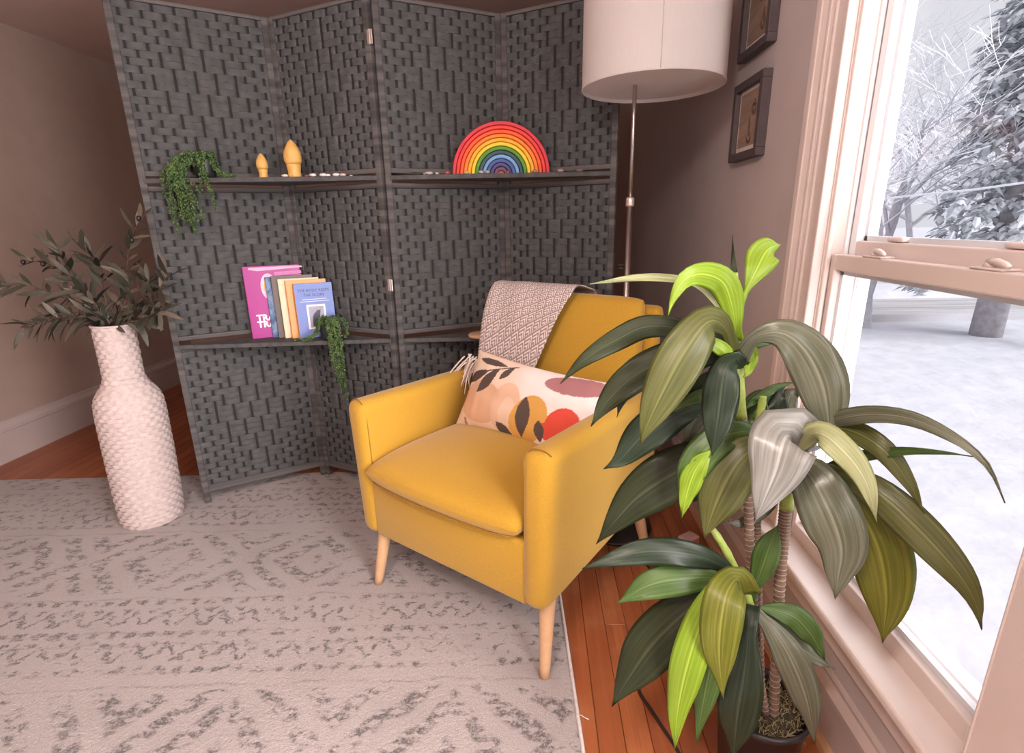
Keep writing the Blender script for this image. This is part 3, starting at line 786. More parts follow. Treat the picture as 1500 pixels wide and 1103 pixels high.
text('THE BODY KEEPS', .0145, plain('title_ink', (.045, .06, .17), .5, .02, 20, 0), b1, (.071, -.0006, .181), (R(90), 0, 0), .0001)
text('THE SCORE', .0145, plain('title_ink', (.045, .06, .17), .5, .02, 20, 0), b1, (.071, -.0006, .163), (R(90), 0, 0), .0001)
for zz, ww in ((.150, .046), (.142, .055)): MB().box((.071-ww, -.0006, zz), (.071+ww, 0, zz+.0016)).build('rule_line', wht, b1)
MB().box((.038, -.0008, .034), (.108, .0, .130)).build('picture_border', wht, b1)
MB().box((.045, -.0012, .041), (.101, -.0004, .123)).build('picture', plain('lavender_picture', (.36, .35, .46), .5, .1, 60, 0), b1)
# plain abstract dark sweep in the picture
pts = catmull([(.062, 0, .045), (.068, 0, .068), (.073, 0, .090), (.083, 0, .108)], 16); wd = [.006+.007*math.sin(math.pi*i/15) for i in range(16)]
m = MB(); m.add([(p.x+s_*wd[i], -.0016, p.z) for i, p in enumerate(pts) for s_ in (-1, 1)], [(2*i, 2*i+1, 2*i+3, 2*i+2) for i in range(15)]); m.build('abstract_shape', plain('print_slate', (.055, .06, .10), .5, .02, 20, 0), b1)
# the spine lettering (dark vertical dashes)
for q in range(9): MB().box((-.0016, .007, .055+q*.0145), (-.0008, .015, .055+q*.0145+.011-.004*(q % 3 == 1))).build('spine_mark', ink, b1)
book(429, 1.999, .150, .226, .016, 27, 4, cover('apricot_cover', (.70, .36, .12)), 'apricot orange book directly behind the blue paperback', spine=org)
book(419, 2.0037, .150, .231, .017, 27, 4, cover('cream_cover', (.78, .62, .42)), 'cream book third from the front of the row')
book(410, 2.0103, .150, .242, .018, 27, 4, cover('taupe_cover', (.115, .085, .075)), 'dark taupe book between the cream and the patterned blue one', spine=cover('taupe_spine', (.19, .14, .125)))
k = NT('blue_art_cover', .4); o_ = k.coord(); nz = k.noise(o_, 22, 4); k.col(k.ramp(nz, [(.32, (.015, .02, .07)), (.45, (.03, .09, .24)), (.55, (.16, .26, .42)), (.66, (.25, .05, .03))])); 
book(401, 2.0177, .150, .238, .010, 27, 4, k.m, 'book with dark blue and rust patterned cover before the magenta one')
mag = cover('magenta_cover', (.40, .022, .245), .35)
b7 = book(371, 1.9945, .205, .281, .010, 27, 4, mag, 'large magenta book with white block lettering at the back of the row')
text('TRA', .033, wht, b7, (.088, -.0006, .070), (R(90), 0, 0), .0016, 'RIGHT'); text('TRA', .033, wht, b7, (.088, -.0006, .044), (R(90), 0, 0), .0016, 'RIGHT')
def flat(poly, mat, par, nm, y=-.0006): MB().add([(a, y, b) for a, b in poly], [tuple(range(len(poly)))]).build(nm, mat, par)
flat([(.05, .262), (.215, .270), (.215, .276), (.02, .276), (.02, .268)], plain('pale_pink_print', (.66, .36, .55), .4, .1, 20, 0), b7, 'cover_band')
flat([(.085+.030*math.cos(a/20*6.283), .200+.052*math.sin(a/20*6.283)) for a in range(20)], plain('pale_glow_print', (.70, .50, .62), .4, .15, 20, 0), b7, 'cover_glow', -.0005)
flat([(.088+.023*math.cos(a/20*6.283)*(1 if a < 11 else .75), .190+.045*math.sin(a/20*6.283)) for a in range(20)], plain('gold_print', (.80, .42, .08), .4, .2, 40, 0), b7, 'cover_balloon', -.0007)
flat([(.088+.012*math.cos(a/12*6.283), .132+.013*math.sin(a/12*6.283)) for a in range(12)], plain('maroon_print', (.10, .01, .02), .4, .2, 40, 0), b7, 'cover_dot', -.0008)
flat([(.094, .118), (.108, .125), (.100, .108), (.090, .100)], wht, b7, 'cover_mark', -.0009)
flat([(.11, .240), (.21, .246), (.21, .258), (.11, .256)], plain('rose_print', (.55, .14, .38), .4, .15, 20, 0), b7, 'cover_patch', -.0007)
flat([(.135, .198), (.21, .205), (.21, .242), (.135, .238)], plain('pink_haze_print', (.62, .34, .52), .4, .2, 20, 0), b7, 'cover_haze', -.0006)

# ------------------------------------------------------------------ trailing bead plants
M['bead'] = None
def beadmat():
    k = NT('succulent_bead', .45, .4); o = k.coord(); nz = k.noise(o, 60, 1)
    k.col(k.ramp(nz, [(.3, (.030, .062, .018)), (.6, (.085, .145, .045)), (.75, (.16, .22, .085))])); return k.m
M['bead'] = beadmat()
M['pot'] = plain('dark_glazed_pot', (.018, .024, .019), .4, .2, 40, .1)
def beads(strand, rnd_):
    """strand: list of points -> stem tube and leaf beads around it in one mesh"""
    pts = catmull(strand, max(8, int(len(strand)*5))); m = MB(); m.tube(pts, .0011, 4)
    bm0 = bmesh.new(); bmesh.ops.create_icosphere(bm0, subdivisions=1, radius=1); bv = [q.co.copy() for q in bm0.verts]; bf = [[w.index for w in f.verts] for f in bm0.faces]; bm0.free()
    Ls = [(pts[i+1]-pts[i]).length for i in range(len(pts)-1)]; tot = sum(Ls); n = max(6, int(tot/.0042))
    for q in range(n):
        t = q/n*(len(pts)-1); i = int(t); p = pts[i].lerp(pts[min(i+1, len(pts)-1)], t-i)
        o = Vector((rnd_.gauss(0, 1), rnd_.gauss(0, 1), rnd_.gauss(0, .6))).normalized()*.0056; s_ = rnd_.uniform(.0030, .0044)
        m.add([p+o+Vector((c.x*s_, c.y*s_, c.z*s_*1.25)) for c in bv], bf)
    return m
def pearl_plant(loc, label, falls, tuft, seed, potr=.036, poth=.062):
    rn = random.Random(seed); P = empty('trailing_plant', loc, 0, label, 'plant', 'trailing bead plants')
    MB().lathe([(.001, 0), (potr*.78, 0), (potr*.86, poth*.3), (potr, poth*.95), (potr, poth), (potr*.9, poth), (potr*.86, poth*.85), (.001, poth*.8)], 24).build('pot', M['pot'], P, True)
    for k_ in range(tuft):
        a = rn.uniform(0, 6.28); rr = rn.uniform(.2, 1)*potr
        p0 = Vector((rr*.5*math.cos(a), rr*.5*math.sin(a), poth*.82)); q = Vector((rr*1.05*math.cos(a), rr*1.05*math.sin(a), poth+rn.uniform(.01, .025))); e = Vector((rr*1.45*math.cos(a), rr*1.45*math.sin(a), poth+rn.uniform(-.03, .012)))
        beads([p0, q, e], rn).build('sprig', M['bead'], P, True)
    for f in falls:
        p0 = Vector((f[0][0]*.3, f[0][1]*.3, poth*.85))
        beads([p0]+[Vector(x) for x in f], rn).build('strand', M['bead'], P, True)
ux = atz(301, 262, ZT_U)
d02 = (Vector(S[2])-Vector(S[0])).normalized(); n02 = Vector((-d02.y, d02.x))
up = Vector(S[0])+d02*.215+n02*.042
rn = random.Random(2)
falls = []
for i in range(20):
    a = rn.uniform(-.105, -.035); b = rn.uniform(-.085, -.055); L = rn.uniform(.07, .20)*(1 if a < -.05 else .8)
    top = rn.uniform(.05, .085); s_ = a+rn.uniform(-.02, .03)
    falls.append([(a*.5, b*.35, top), (a*.95, b*.8, top*.6), (a*1.05, b, 0), (s_+.01, b-.005, -L*.5), (s_+.035*rn.random(), b, -L)])
for i in range(4): a = rn.uniform(.0, .04); falls.append([(a*.6, -.03, .075), (a, -.055, .05), (a+.005, -.062, 0), (a+rn.uniform(-.01, .03), -.062, -rn.uniform(.03, .12))])
for i in range(4): a = rn.uniform(.05, .12); falls.append([(.03, -.012, .06), (.05, -.02, .03), (a, -.022, .008), (a+.03, -.026, .007)])
pearl_plant((up.x, up.y, ZT_U), 'trailing green bead plant in dark pot spilling over the upper shelf', falls, 34, 4, .040, .064)
lp = atz(484, 494, ZT_L)
falls = []
for i in range(14):
    a = rn.uniform(.01, .055); L = rn.uniform(.08, .24)
    falls.append([(a*.6, -.025, .085), (a, -.05, .07), (a+.008, -.062, .02), (a+.01, -.064, -L*.4), (a+.010+.35*(.04-a)+.008, -.064, -L)])
for i in range(3): a = rn.uniform(.055, .085); falls.append([(.03, -.01, .082), (a*.9, -.018, .075), (a, -.024, .04), (a-.01, -.028, .012)])
for i in range(6): a = -rn.uniform(.08, .165); falls.append([(-.025, -.02, .06), (-.045, -.035, .03), (a*.7, -.045, .010), (a, -.044+rn.uniform(-.006, .01), .008)])
pearl_plant((lp.x+.016, lp.y-.034, ZT_L), 'trailing green bead plant in dark pot beside the blue paperback', falls, 34, 9, .042, .062)

# ------------------------------------------------------------------ woven floor vase with olive branches
VB = Vector((-1.527, 1.788, 0))
vase = empty('floor_vase', VB, 0, 'tall white woven bottle shaped floor vase on the rug', 'vase')
vase.rotation_euler = (R(-.6), R(.9), 0)
M['vase'] = plain('whitewashed_seagrass', (.57, .46, .44), .8, .12, 70, .4, bsc=300)
prof = [(0, .104), (.02, .109), (.10, .111), (.30, .1125), (.44, .112), (.49, .109), (.515, .100), (.540, .084), (.560, .070), (.580, .0640), (.62, .0635), (.74, .0645), (.772, .066)]
def vr(z):
    for (z0, r0), (z1, r1) in zip(prof, prof[1:]):
        if z <= z1: return r0+(r1-r0)*(z-z0)/(z1-z0)
    return prof[-1][1]
inner = [(vr(z)-.0045, z) for z in [i*.772/60 for i in range(61)]]
MB().lathe([(.001, 0)]+inner+[(vr(.77)-.009, .770), (.055, .70), (.002, .695)], 40).build('lining', plain('seagrass_lining', (.46, .35, .32), .9, .1), vase, True)
nb = 48; z = .006; step = .772/nb; kk = 0
while kk < nb:
    zc = (kk+.5)*step; rr = vr(zc); r_lo, r_hi = vr(zc-step/2), vr(zc+step/2)
    n = 38 if zc < .53 else 24; tot = n*4; vs = []; fs = []
    for j in range(tot):
        w_ = 2*math.pi*j/tot; ph = 1 if ((j//4)+kk) % 2 else -1
        e = (0, 1, 1.15, 1)[j % 4]*ph*.0011+.0006*mnoise.noise(Vector((w_*9, kk, 0)))
        jz = 0.0016*mnoise.noise(Vector((w_*5, kk*3.1, 2)))
        for dz, dr in ((-.5, -.0003), (0, .0006), (.5, -.0003), (0, -.003)):
            r2 = (r_lo+(r_hi-r_lo)*(dz+.5))+e+dr
            vs.append((r2*math.cos(w_), r2*math.sin(w_), zc+dz*step+jz))
    for j in range(tot):
        for q in range(4): fs.append((j*4+q, ((j+1) % tot)*4+q, ((j+1) % tot)*4+(q+1) % 4, j*4+(q+1) % 4))
    autosmooth(MB().add(vs, fs).build('woven_band', M['vase'], vase), 22); kk += 1
m = MB(); m.tube([(.0655*math.cos(a/32*6.2832), .0655*math.sin(a/32*6.2832), .773) for a in range(33)], .0042, 8); m.build('rim', M['vase'], vase, True)

def leafshape(L, W, nseg=6, bend=.12, fold=.15):
    vs = []; fs = []
    for i in range(nseg+1):
        t = i/nseg; w_ = W/2*(math.sin(math.pi*min(1, t*.96+.02))**.8); zb = -bend*L*t*t
        vs += [(L*t, -w_, zb+fold*w_), (L*t, 0, zb), (L*t, w_, zb+fold*w_)]
    for i in range(nseg):
        for j in range(2): fs.append((i*3+j, i*3+j+1, i*3+j+4, i*3+j+3))
    return MB().add(vs, fs)
def olive_m(nm, c, c2):
    k = NT(nm, .5, .4); g = k.n('ShaderNodeNewGeometry'); nz = k.noise(k.coord(), 30, 2)
    a = k.mix(k.math('MULTIPLY', nz, .5), c, tuple(x*.6 for x in c)); k.col(k.mix(g.outputs['Backfacing'], a, c2)); return k.m
OLM = [olive_m('olive_leaf_dark', (.020, .022, .014), (.050, .047, .034)), olive_m('olive_leaf_mid', (.032, .034, .022), (.080, .072, .054)), olive_m('olive_leaf_brown', (.046, .033, .022), (.11, .085, .062))]
M['stem'] = plain('olive_stem', (.075, .045, .028), .7, .15, 60, .2)
LM = []
for i, (L, W, bd) in enumerate(((.062, .0135, .15), (.050, .012, -.1), (.074, .015, .25), (.042, .013, .05))):
    for mm in OLM:
        me = leafshape(L, W, 6, bd).mesh('leaf'); me.materials.append(mm); me.polygons.foreach_set('use_smooth', [True]*len(me.polygons)); LM.append(me)
rn = random.Random(12)
branches = [([(168, 480), (125, 447), (80, 432), (40, 417), (2, 420)], -.05, 'longest olive sprig reaching furthest left from the vase'),
            ([(166, 480), (132, 435), (95, 398), (62, 385), (38, 382)], .03, 'olive sprig with dark olives at its raised left tip'),
            ([(168, 480), (140, 445), (112, 420), (95, 385), (85, 365)], -.09, 'olive sprig rising left in the middle of the bunch'),
            ([(170, 480), (152, 430), (148, 395), (138, 378), (122, 366)], .0, 'olive sprig curving up to a bent tip above the vase neck'),
            ([(176, 480), (188, 430), (186, 390), (192, 350), (207, 318)], .02, 'tallest upright olive sprig beside the screen edge'),
            ([(178, 480), (205, 455), (228, 432), (246, 402)], -.06, 'olive sprig leaning right across the screen edge'),
            ([(166, 482), (125, 466), (80, 466), (35, 482)], -.13, 'low olive sprig drooping left over the vase rim'),
            ([(180, 482), (205, 468), (225, 460), (240, 452)], -.12, 'short bushy olive sprig drooping right over the vase rim'),
            ([(167, 482), (140, 462), (108, 458), (70, 462)], -.02, 'dense olive sprig low on the left of the bunch'),
            ([(182, 482), (200, 445), (215, 425), (218, 412)], -.02, 'short olive sprig rising just right of the vase neck')]
for bi, (pp_, dy, lb) in enumerate(branches):
    Y0 = VB.y+.01
    W3_ = [aty(x, y, Y0+dy*i/(len(pp_)-1)) for i, (x, y) in enumerate(pp_)]
    W3_[0] = Vector((VB.x+.012+rn.uniform(-.025, .025), VB.y+rn.uniform(-.025, .025), .765)); inn = W3_[0]+Vector((0, 0, -.06))
    root = empty('olive_branch', W3_[0], 0, lb, 'branch', 'olive branches in the floor vase')
    pts = catmull([inn]+W3_, 26); pts = [p-W3_[0] for p in pts]
    MB().tube(pts, [.0026-.0017*i/25 for i in range(26)], 6).build('stem', M['stem'], root, True)
    dense = bi in (6, 7, 8, 5, 9)
    i = 7 if not dense else 5
    while i < 26:
        p = pts[i]; t = (pts[min(i+1, 25)]-pts[i-1]).normalized()
        for s_ in (1, -1):
            side = Vector((rn.uniform(-1, 1), rn.uniform(-.7, .7), rn.uniform(-.6, 1)))
            side = (side-t*side.dot(t)).normalized()
            d = (t*rn.uniform(.35, 1.0)+side*s_*rn.uniform(.5, 1.0)).normalized()
            upv = Vector((rn.uniform(-.6, .6), rn.uniform(-1, .1), rn.uniform(.1, 1)))
            yv = upv.cross(d).normalized(); zv = d.cross(yv)
            o = bpy.data.objects.new('leaf', rn.choice(LM)); o.rotation_euler = Matrix((d, yv, zv)).transposed().to_euler(); o.location = p
            s2 = rn.uniform(1.0, 1.4); o.scale = (s2, s2, s2); link(o, root)
        i += 1 if rn.random() < (.95 if dense else .7) else 2
    if bi in (1, 4):
        for q in range(2): MB().ico(pts[-1-q*5]+Vector((-.004+q*.012, -.008, -.004)), .0078, 2, (1, 1, 1.2)).build('olive', plain('black_olive', (.022, .012, .014), .3, .2), root, True)

# ------------------------------------------------------------------ floor lamp
LX, LY = .300, 1.75
lamp = empty('floor_lamp', (LX, LY, ZF), 0, 'slim metal floor lamp with white drum shade behind the armchair', 'lamp')
M['nickel'] = plain('brushed_nickel', (.50, .45, .43), .28, .06, 60, 0, metal=1)
M['blackm'] = plain('black_metal', (.02, .017, .016), .35, .1, 60, 0)
MB().lathe([(.001, 0), (.125, 0), (.128, .006), (.126, .012), (.03, .024), (.016, .034), (.001, .034)], 40).build('base', M['blackm'], lamp, True)
MB().lathe([(.001, .03), (.0095, .03), (.0095, 1.155), (.001, 1.155)], 16).build('lower_pole', M['nickel'], lamp, True)
MB().lathe([(.001, 1.15), (.0062, 1.15), (.0062, 1.62), (.001, 1.62)], 16).build('upper_pole', M['nickel'], lamp, True)
MB().lathe([(.001, 1.150), (.0125, 1.150), (.0135, 1.156), (.0135, 1.172), (.011, 1.178), (.001, 1.178)], 16).build('collar', plain('satin_collar', (.66, .55, .50), .3, .02, 20, 0, metal=.6), lamp, True)
kn = MB(); kn.tube([(-.008, 0, .958), (-.030, -.004, .960)], .0035, 8); kn.tube([(-.008, 0, .968), (-.030, -.004, .970)], .0025, 8); kn.build('switch', M['blackm'], lamp, True)
SHC = Vector((.050, .0)); sr = .206; z0, z1 = 1.475, 1.765
k = NT('shade_linen', .9, .2); o_ = k.coord(); nz = k.noise(k.scale(o_, (200, 200, 30)), 1, 2); k.col(k.ramp(nz, [(.3, (.88, .85, .85)), (.7, (.92, .89, .89))]))
tl = k.n('ShaderNodeBsdfTranslucent'); tl.inputs[0].default_value = (.85, .78, .75, 1); mx = k.n('ShaderNodeMixShader'); mx.inputs[0].default_value = .5
k.t.links.new(k.b.outputs[0], mx.inputs[1]); k.t.links.new(tl.outputs[0], mx.inputs[2]); k.t.links.new(mx.outputs[0], k.t.nodes['Material Output'].inputs[0]); M['linen'] = k.m
sh = MB().lathe([(sr, z0), (sr, z0+.004), (sr*.995, z1), (sr*.985, z1), (sr*.99, z0+.004), (sr*.988, z0), (sr, z0)], 72, (SHC.x, SHC.y, -ZF), cap=False).build('shade', M['linen'], lamp, True)
autosmooth(sh, 40)
wa = R(-96); sv = Vector((math.cos(wa), math.sin(wa), 0))
MB().tube([Vector((SHC.x, SHC.y, -ZF+z0))+sv*(sr+.0004), Vector((SHC.x, SHC.y, -ZF+z1))+sv*(sr*.995+.0004)], .0012, 6).build('shade_seam', plain('seam_thread', (.60, .53, .52), .9), sh, True)
for zz in (z0, z1): MB().tube([(SHC.x+sr*.998*math.cos(a/64*6.2832), SHC.y+sr*.998*math.sin(a/64*6.2832), -ZF+zz) for a in range(65)], .0022, 6).build('shade_trim', M['linen'], sh, True)
MB().lathe([(.001, 0), (sr*.985, 0), (sr*.985, .003), (.001, .003)], 64, (SHC.x, SHC.y, -ZF+z0+.008)).build('diffuser', plain('frosted_diffuser', (.78, .72, .71), .6, .02, 20, 0), lamp)

# ------------------------------------------------------------------ framed pictures on the right wall
M['fr'] = plain('dark_grey_wood_frame', (.085, .066, .072), .55, .15, 60, .2); M['mat_'] = plain('picture_mat', (.66, .58, .55), .8, .03, 20, 0)
k = NT('sepia_print', .6, .3); o_ = k.coord(); nz = k.noise(k.scale(o_, (1, 9, 60)), 1, 4); nb_ = k.noise(o_, 16, 3); k.col(k.mix(k.math('MULTIPLY', nb_, .5), k.ramp(nz, [(.35, (.25, .165, .125)), (.65, (.37, .26, .205))]), (.31, .21, .17))); M['sepia'] = k.m
M['motif'] = plain('sepia_motif', (.105, .062, .048), .6, .1, 40, 0)
def frame(zc, label, motifs):
    yc = 1.718; dpt = .026; hw, hh = .109, .109; fw_ = .022
    f = empty('picture_frame', (XR, yc, zc), 0, label, 'picture frame', 'pictures on the window wall')
    m = MB()
    for a in ((-hw, -hh, hw, -hh+fw_), (-hw, hh-fw_, hw, hh), (-hw, -hh+fw_, -hw+fw_, hh-fw_), (hw-fw_, -hh+fw_, hw, hh-fw_)): m.bbox((-dpt, a[0], a[1]), (0, a[2], a[3]), .0015, 1)
    m.build('frame', M['fr'], f)
    MB().box((-.010, -hw+fw_, -hh+fw_), (-.008, hw-fw_, hh-fw_)).build('mat', M['mat_'], f)
    MB().box((-.0115, -hw+fw_+.010, -hh+fw_+.016), (-.0100, hw-fw_-.010, hh-fw_-.010)).build('print', M['sepia'], f)
    for mo in motifs:
        MB().tube(catmull([(-.0118, a, b) for a, b in mo], 16), [.0008+.0035*math.sin(math.pi*i/15) for i in range(16)], 5).build('motif', M['motif'], f)
frame(1.376, 'lower dark square framed sepia print beside the window', [[(-.03, .05), (-.045, .03), (-.03, .012), (-.018, .028), (-.03, .045)], [(-.01, -.035), (-.022, -.055), (-.005, -.062), (.012, -.045)], [(.0, .01), (-.01, -.02), (-.004, -.05)], [(-.05, .02), (-.04, .035), (-.02, .036)]])
frame(1.656, 'upper dark square framed sepia print beside the window', [[(-.03, -.02), (-.045, -.04), (-.03, -.055), (-.018, -.038), (-.028, -.02)], [(-.01, .05), (-.022, .03), (-.005, .022), (.012, .04)], [(-.03, .0), (-.038, -.03), (-.04, -.06)], [(.0, .06), (-.02, .055), (-.03, .04)]])

# ------------------------------------------------------------------ dracaena in a dark pot
PX, PY = .452, .845
def leafmat(nm, c, c2, tr=.22, rough=.36, spec=.42):
    k = NT(nm, rough, spec); uv = k.coord('UV'); s = k.sep(uv)
    st = k.noise(k.scale(uv, (14, 1.2, 1)), 1, 3, .6); o = k.coord(); bl = k.noise(o, 14, 2)
    mid = k.math('SUBTRACT', 1, k.step(k.math('ABSOLUTE', k.math('SUBTRACT', s[0], .5)), .012, .035))
    col = k.mix(k.step(st, .35, .68), c, c2); col = k.mix(k.math('MULTIPLY', bl, .4), col, tuple(x*.6 for x in c)); col = k.mix(k.math('MULTIPLY', mid, .28), col, tuple(min(1, x*1.9+.03) for x in c2))
    k.col(col); k.bump(st, .35, .0016)
    tl = k.n('ShaderNodeBsdfTranslucent'); k.t.links.new(col, tl.inputs[0]); mx = k.n('ShaderNodeMixShader'); mx.inputs[0].default_value = tr
    k.t.links.new(k.b.outputs[0], mx.inputs[1]); k.t.links.new(tl.outputs[0], mx.inputs[2]); k.t.links.new(mx.outputs[0], k.t.nodes['Material Output'].inputs[0]); return k.m
LMAT = {'d': leafmat('leaf_deep_green', (.022, .029, .013), (.043, .050, .020), .12, .40, .25),
        'k': leafmat('leaf_dark_glossy', (.015, .026, .014), (.033, .048, .026), .10, .34, .3),
        'o': leafmat('leaf_olive', (.082, .092, .026), (.165, .165, .045), .3),
        'm': leafmat('leaf_mid_green', (.065, .125, .030), (.12, .20, .05), .28),
        'l': leafmat('leaf_lime', (.24, .40, .022), (.40, .55, .06), .35),
        'p': leafmat('leaf_pale', (.46, .50, .24), (.62, .64, .38), .4),
        's': leafmat('leaf_painted_sheen', (.105, .115, .070), (.215, .22, .16), .18, .28),  # whitish sheen from the window put into the green-grey leaf colour
        'w': leafmat('leaf_painted_reflection', (.19, .19, .17), (.37, .36, .34), .15, .28),  # pale window reflection painted as the blade's colour
        'y': leafmat('leaf_yellow_olive', (.16, .18, .022), (.30, .30, .05), .4)}
plant = empty('dracaena_plant', (PX, PY, ZF), 0, 'leafy potted dracaena with drooping green leaves beside the window', 'plant')
PO = Vector((PX, PY, ZF))
def leaf(pts, w_px, mat, fold=.35, peak=.45, base=.22, tip=1.0, twist=0, name='leaf'):
    """pts: (px, py, how far in front of the stem plane); the blade gets its own depth, V fold and thickness"""
    W = [aty(x, y, PY-o_) for x, y, o_ in pts]
    n = 26; w_px *= .97; dn = catmull(W, 120); cl = [0]
    for i in range(119): cl.append(cl[-1]+(dn[i+1]-dn[i]).length)
    P = []; i = 0
    for q in range(n):
        want = cl[-1]*q/(n-1)
        while i < 118 and cl[i+1] < want: i += 1
        P.append(dn[i].lerp(dn[i+1], min(1, max(0, (want-cl[i])/max(1e-9, cl[i+1]-cl[i])))))
    vs = []; fs = []; uvs = []; na = 10
    qq = 1.35; pe = qq*peak/(1-peak); nrm_ = peak**pe*(1-peak)**qq
    for i in range(n):
        s_ = i/(n-1); t = (P[min(i+1, n-1)]-P[max(i-1, 0)]).normalized(); view = (P[i]-CAM).normalized()
        side = t.cross(view)
        if side.length < 1e-4: side = Vector((1, 0, 0))
        side.normalize(); nor = side.cross(t).normalized()
        if nor.dot(view) > 0: nor = -nor
        if twist: q = Quaternion(t, R(twist)*(s_-.3)); side = q @ side; nor = q @ nor
        depth = (P[i]-CAM).dot(C_F)
        w_ = w_px*depth/F_PX/2*(s_**pe*(1-s_)**qq/nrm_)**.95*1.0
        w_ = max(w_, w_px*depth/F_PX/2*base*(1-s_)**1.5) if s_ < .5 else w_
        if s_ > .985: w_ = .0004
        for j in range(na+1):
            a = -1+2*j/na
            vs.append(P[i]+side*(a*w_)-nor*(abs(a)**1.15*fold*w_*.34)+nor*(.0007*math.cos(a*math.pi*5)*min(1, w_/.012))+nor*(.0034*math.sin(s_*19+a*2.5+w_px)*abs(a)**1.5)-PO); uvs.append((j/na, s_))
    for i in range(n-1):
        for j in range(na): a = i*(na+1)+j; fs.append((a, a+1, a+na+2, a+na+1))
    me = MB().add(vs, fs).mesh(name); ul = me.uv_layers.new(name='UVMap')
    for lp_ in me.loops: ul.data[lp_.index].uv = uvs[lp_.vertex_index]
    o = fin(me, name, LMAT[mat], plant, True); sd = o.modifiers.new('thickness', 'SOLIDIFY'); sd.thickness = .0007; sd.offset = 0
    return o
# pot, moss, canes
MB().lathe([(.001, 0), (.066, 0), (.070, .01), (.083, .165), (.089, .168), (.090, .182), (.084, .184), (.080, .165), (.076, .150), (.001, .150)], 40).build('pot', plain('black_plastic_pot', (.022, .018, .019), .35, .1, 30, 0), plant, True)
MB().lathe([(.001, .166), (.03, .169), (.06, .164), (.077, .156)], 28).build('soil', plain('moss_bed', (.085, .062, .036), .95, .4, 90, 1, dist=.006), plant, True)
rn = random.Random(21); m = MB()
for q in range(420):
    a = rn.uniform(0, 6.28); r_ = .074*math.sqrt(rn.random()); p = Vector((r_*math.cos(a), r_*math.sin(a), .162)); d = Vector((rn.uniform(-1, 1), rn.uniform(-1, 1), rn.uniform(.0, .7)))
    m.tube([p, p+d*.008+Vector((0, 0, .005)), p+d*.016+Vector((0, 0, rn.uniform(-.003, .007)))], [.0008, .0007, .0004], 3, False)
tag(m.build('moss_strands', plain('dry_moss', (.30, .25, .13), .9, .3, 60, 0), plant), kind='stuff')
M['cane'] = plain('dracaena_cane', (.20, .125, .090), .7, .2, 70, .2); M['ring'] = plain('cane_leaf_scar', (.42, .32, .25), .7, .15, 60, 0); M['shoot'] = plain('green_shoot', (.30, .38, .075), .5, .2, 50, .2)
def cane(pts, r0, r1, green_from=None):
    W = [aty(x, y, PY-o_)-PO for x, y, o_ in pts]; L = sum((W[i+1]-W[i]).length for i in range(len(W)-1)); n = int(L/.0035)
    P = catmull(W, n); rad = []
    for i in range(n):
        t = i/(n-1); rad.append((r0+(r1-r0)*t)*(1+.10*(i % 3 == 0)))
    c = MB(); c.tube(P, rad, 10); o = c.build('cane', M['cane'], plant, True)
    rg = MB()
    for i in range(3, n-2, 3): t = (P[i+1]-P[i-1]).normalized(); rg.tube([P[i]-t*.0007, P[i]+t*.0007], [rad[i]*1.06]*2, 10)
    rg.build('leaf_scars', M['ring'], o)
cane([(1108, 1035, .0), (1108, 960, .0), (1104, 880, .0), (1098, 800, 0), (1096, 720, 0), (1090, 650, 0), (1084, 600, 0)], .0075, .0085)
cane([(1133, 1050, .02), (1137, 960, .02), (1141, 870, .01), (1147, 790, 0), (1152, 735, 0)], .0085, .0098)
cane([(1116, 1030, -.02), (1112, 930, -.02), (1109, 830, -.02), (1108, 765, -.02), (1110, 660, -.03)], .0070, .0075)
cane([(1122, 1045, .03), (1112, 985, .035), (1103, 925, .035), (1098, 885, .035)], .0062, .0068)
def shoot(pts, r):
    P = catmull([aty(x, y, PY-o_)-PO for x, y, o_ in pts], 24); MB().tube(P, [r[0]+(r[1]-r[0])*i/23+.0009*(i % 4 == 0) for i in range(24)], 10).build('shoot', M['shoot'], plant, True)
shoot([(1084, 612, 0), (1082, 560, 0), (1080, 510, 0), (1079, 450, 0), (1076, 400, 0)], (.0105, .005))
shoot([(1152, 745, 0), (1155, 705, .0), (1160, 670, 0), (1165, 630, 0)], (.0115, .008))
shoot([(1099, 890, .035), (1092, 868, .035), (1080, 840, .035), (1060, 800, .03), (1040, 770, .02)], (.0085, .006))
shoot([(1110, 668, -.03), (1112, 620, -.035), (1118, 580, -.04)], (.009, .006))
# --- leaves, back to front -------------------------------------------------
L_ = leaf
# behind
L_([(1098, 655, -.03), (1100, 620, -.05), (1108, 590, -.07), (1125, 582, -.08), (1138, 600, -.09)], 34, 'm')
L_([(1112, 650, -.04), (1108, 615, -.05), (1112, 585, -.06), (1120, 570, -.07)], 38, 'm')
L_([(1138, 650, -.04), (1138, 610, -.05), (1142, 580, -.06), (1150, 566, -.07)], 34, 'k')
L_([(1090, 600, -.03), (1112, 582, -.05), (1140, 566, -.06), (1165, 560, -.07)], 14, 'm')
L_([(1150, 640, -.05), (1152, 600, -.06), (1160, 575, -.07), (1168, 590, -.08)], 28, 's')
L_([(1085, 515, -.03), (1130, 492, -.05), (1170, 482, -.06), (1187, 508, -.06)], 24, 'm')
L_([(1078, 540, -.02), (1050, 520, -.04), (1020, 530, -.06), (1005, 575, -.07)], 34, 'k')
L_([(1078, 560, -.02), (1050, 555, -.03), (1025, 580, -.05), (1010, 620, -.06)], 38, 'k')
L_([(1085, 600, -.03), (1050, 590, -.05), (1015, 620, -.06), (1000, 680, -.06)], 26, 's')
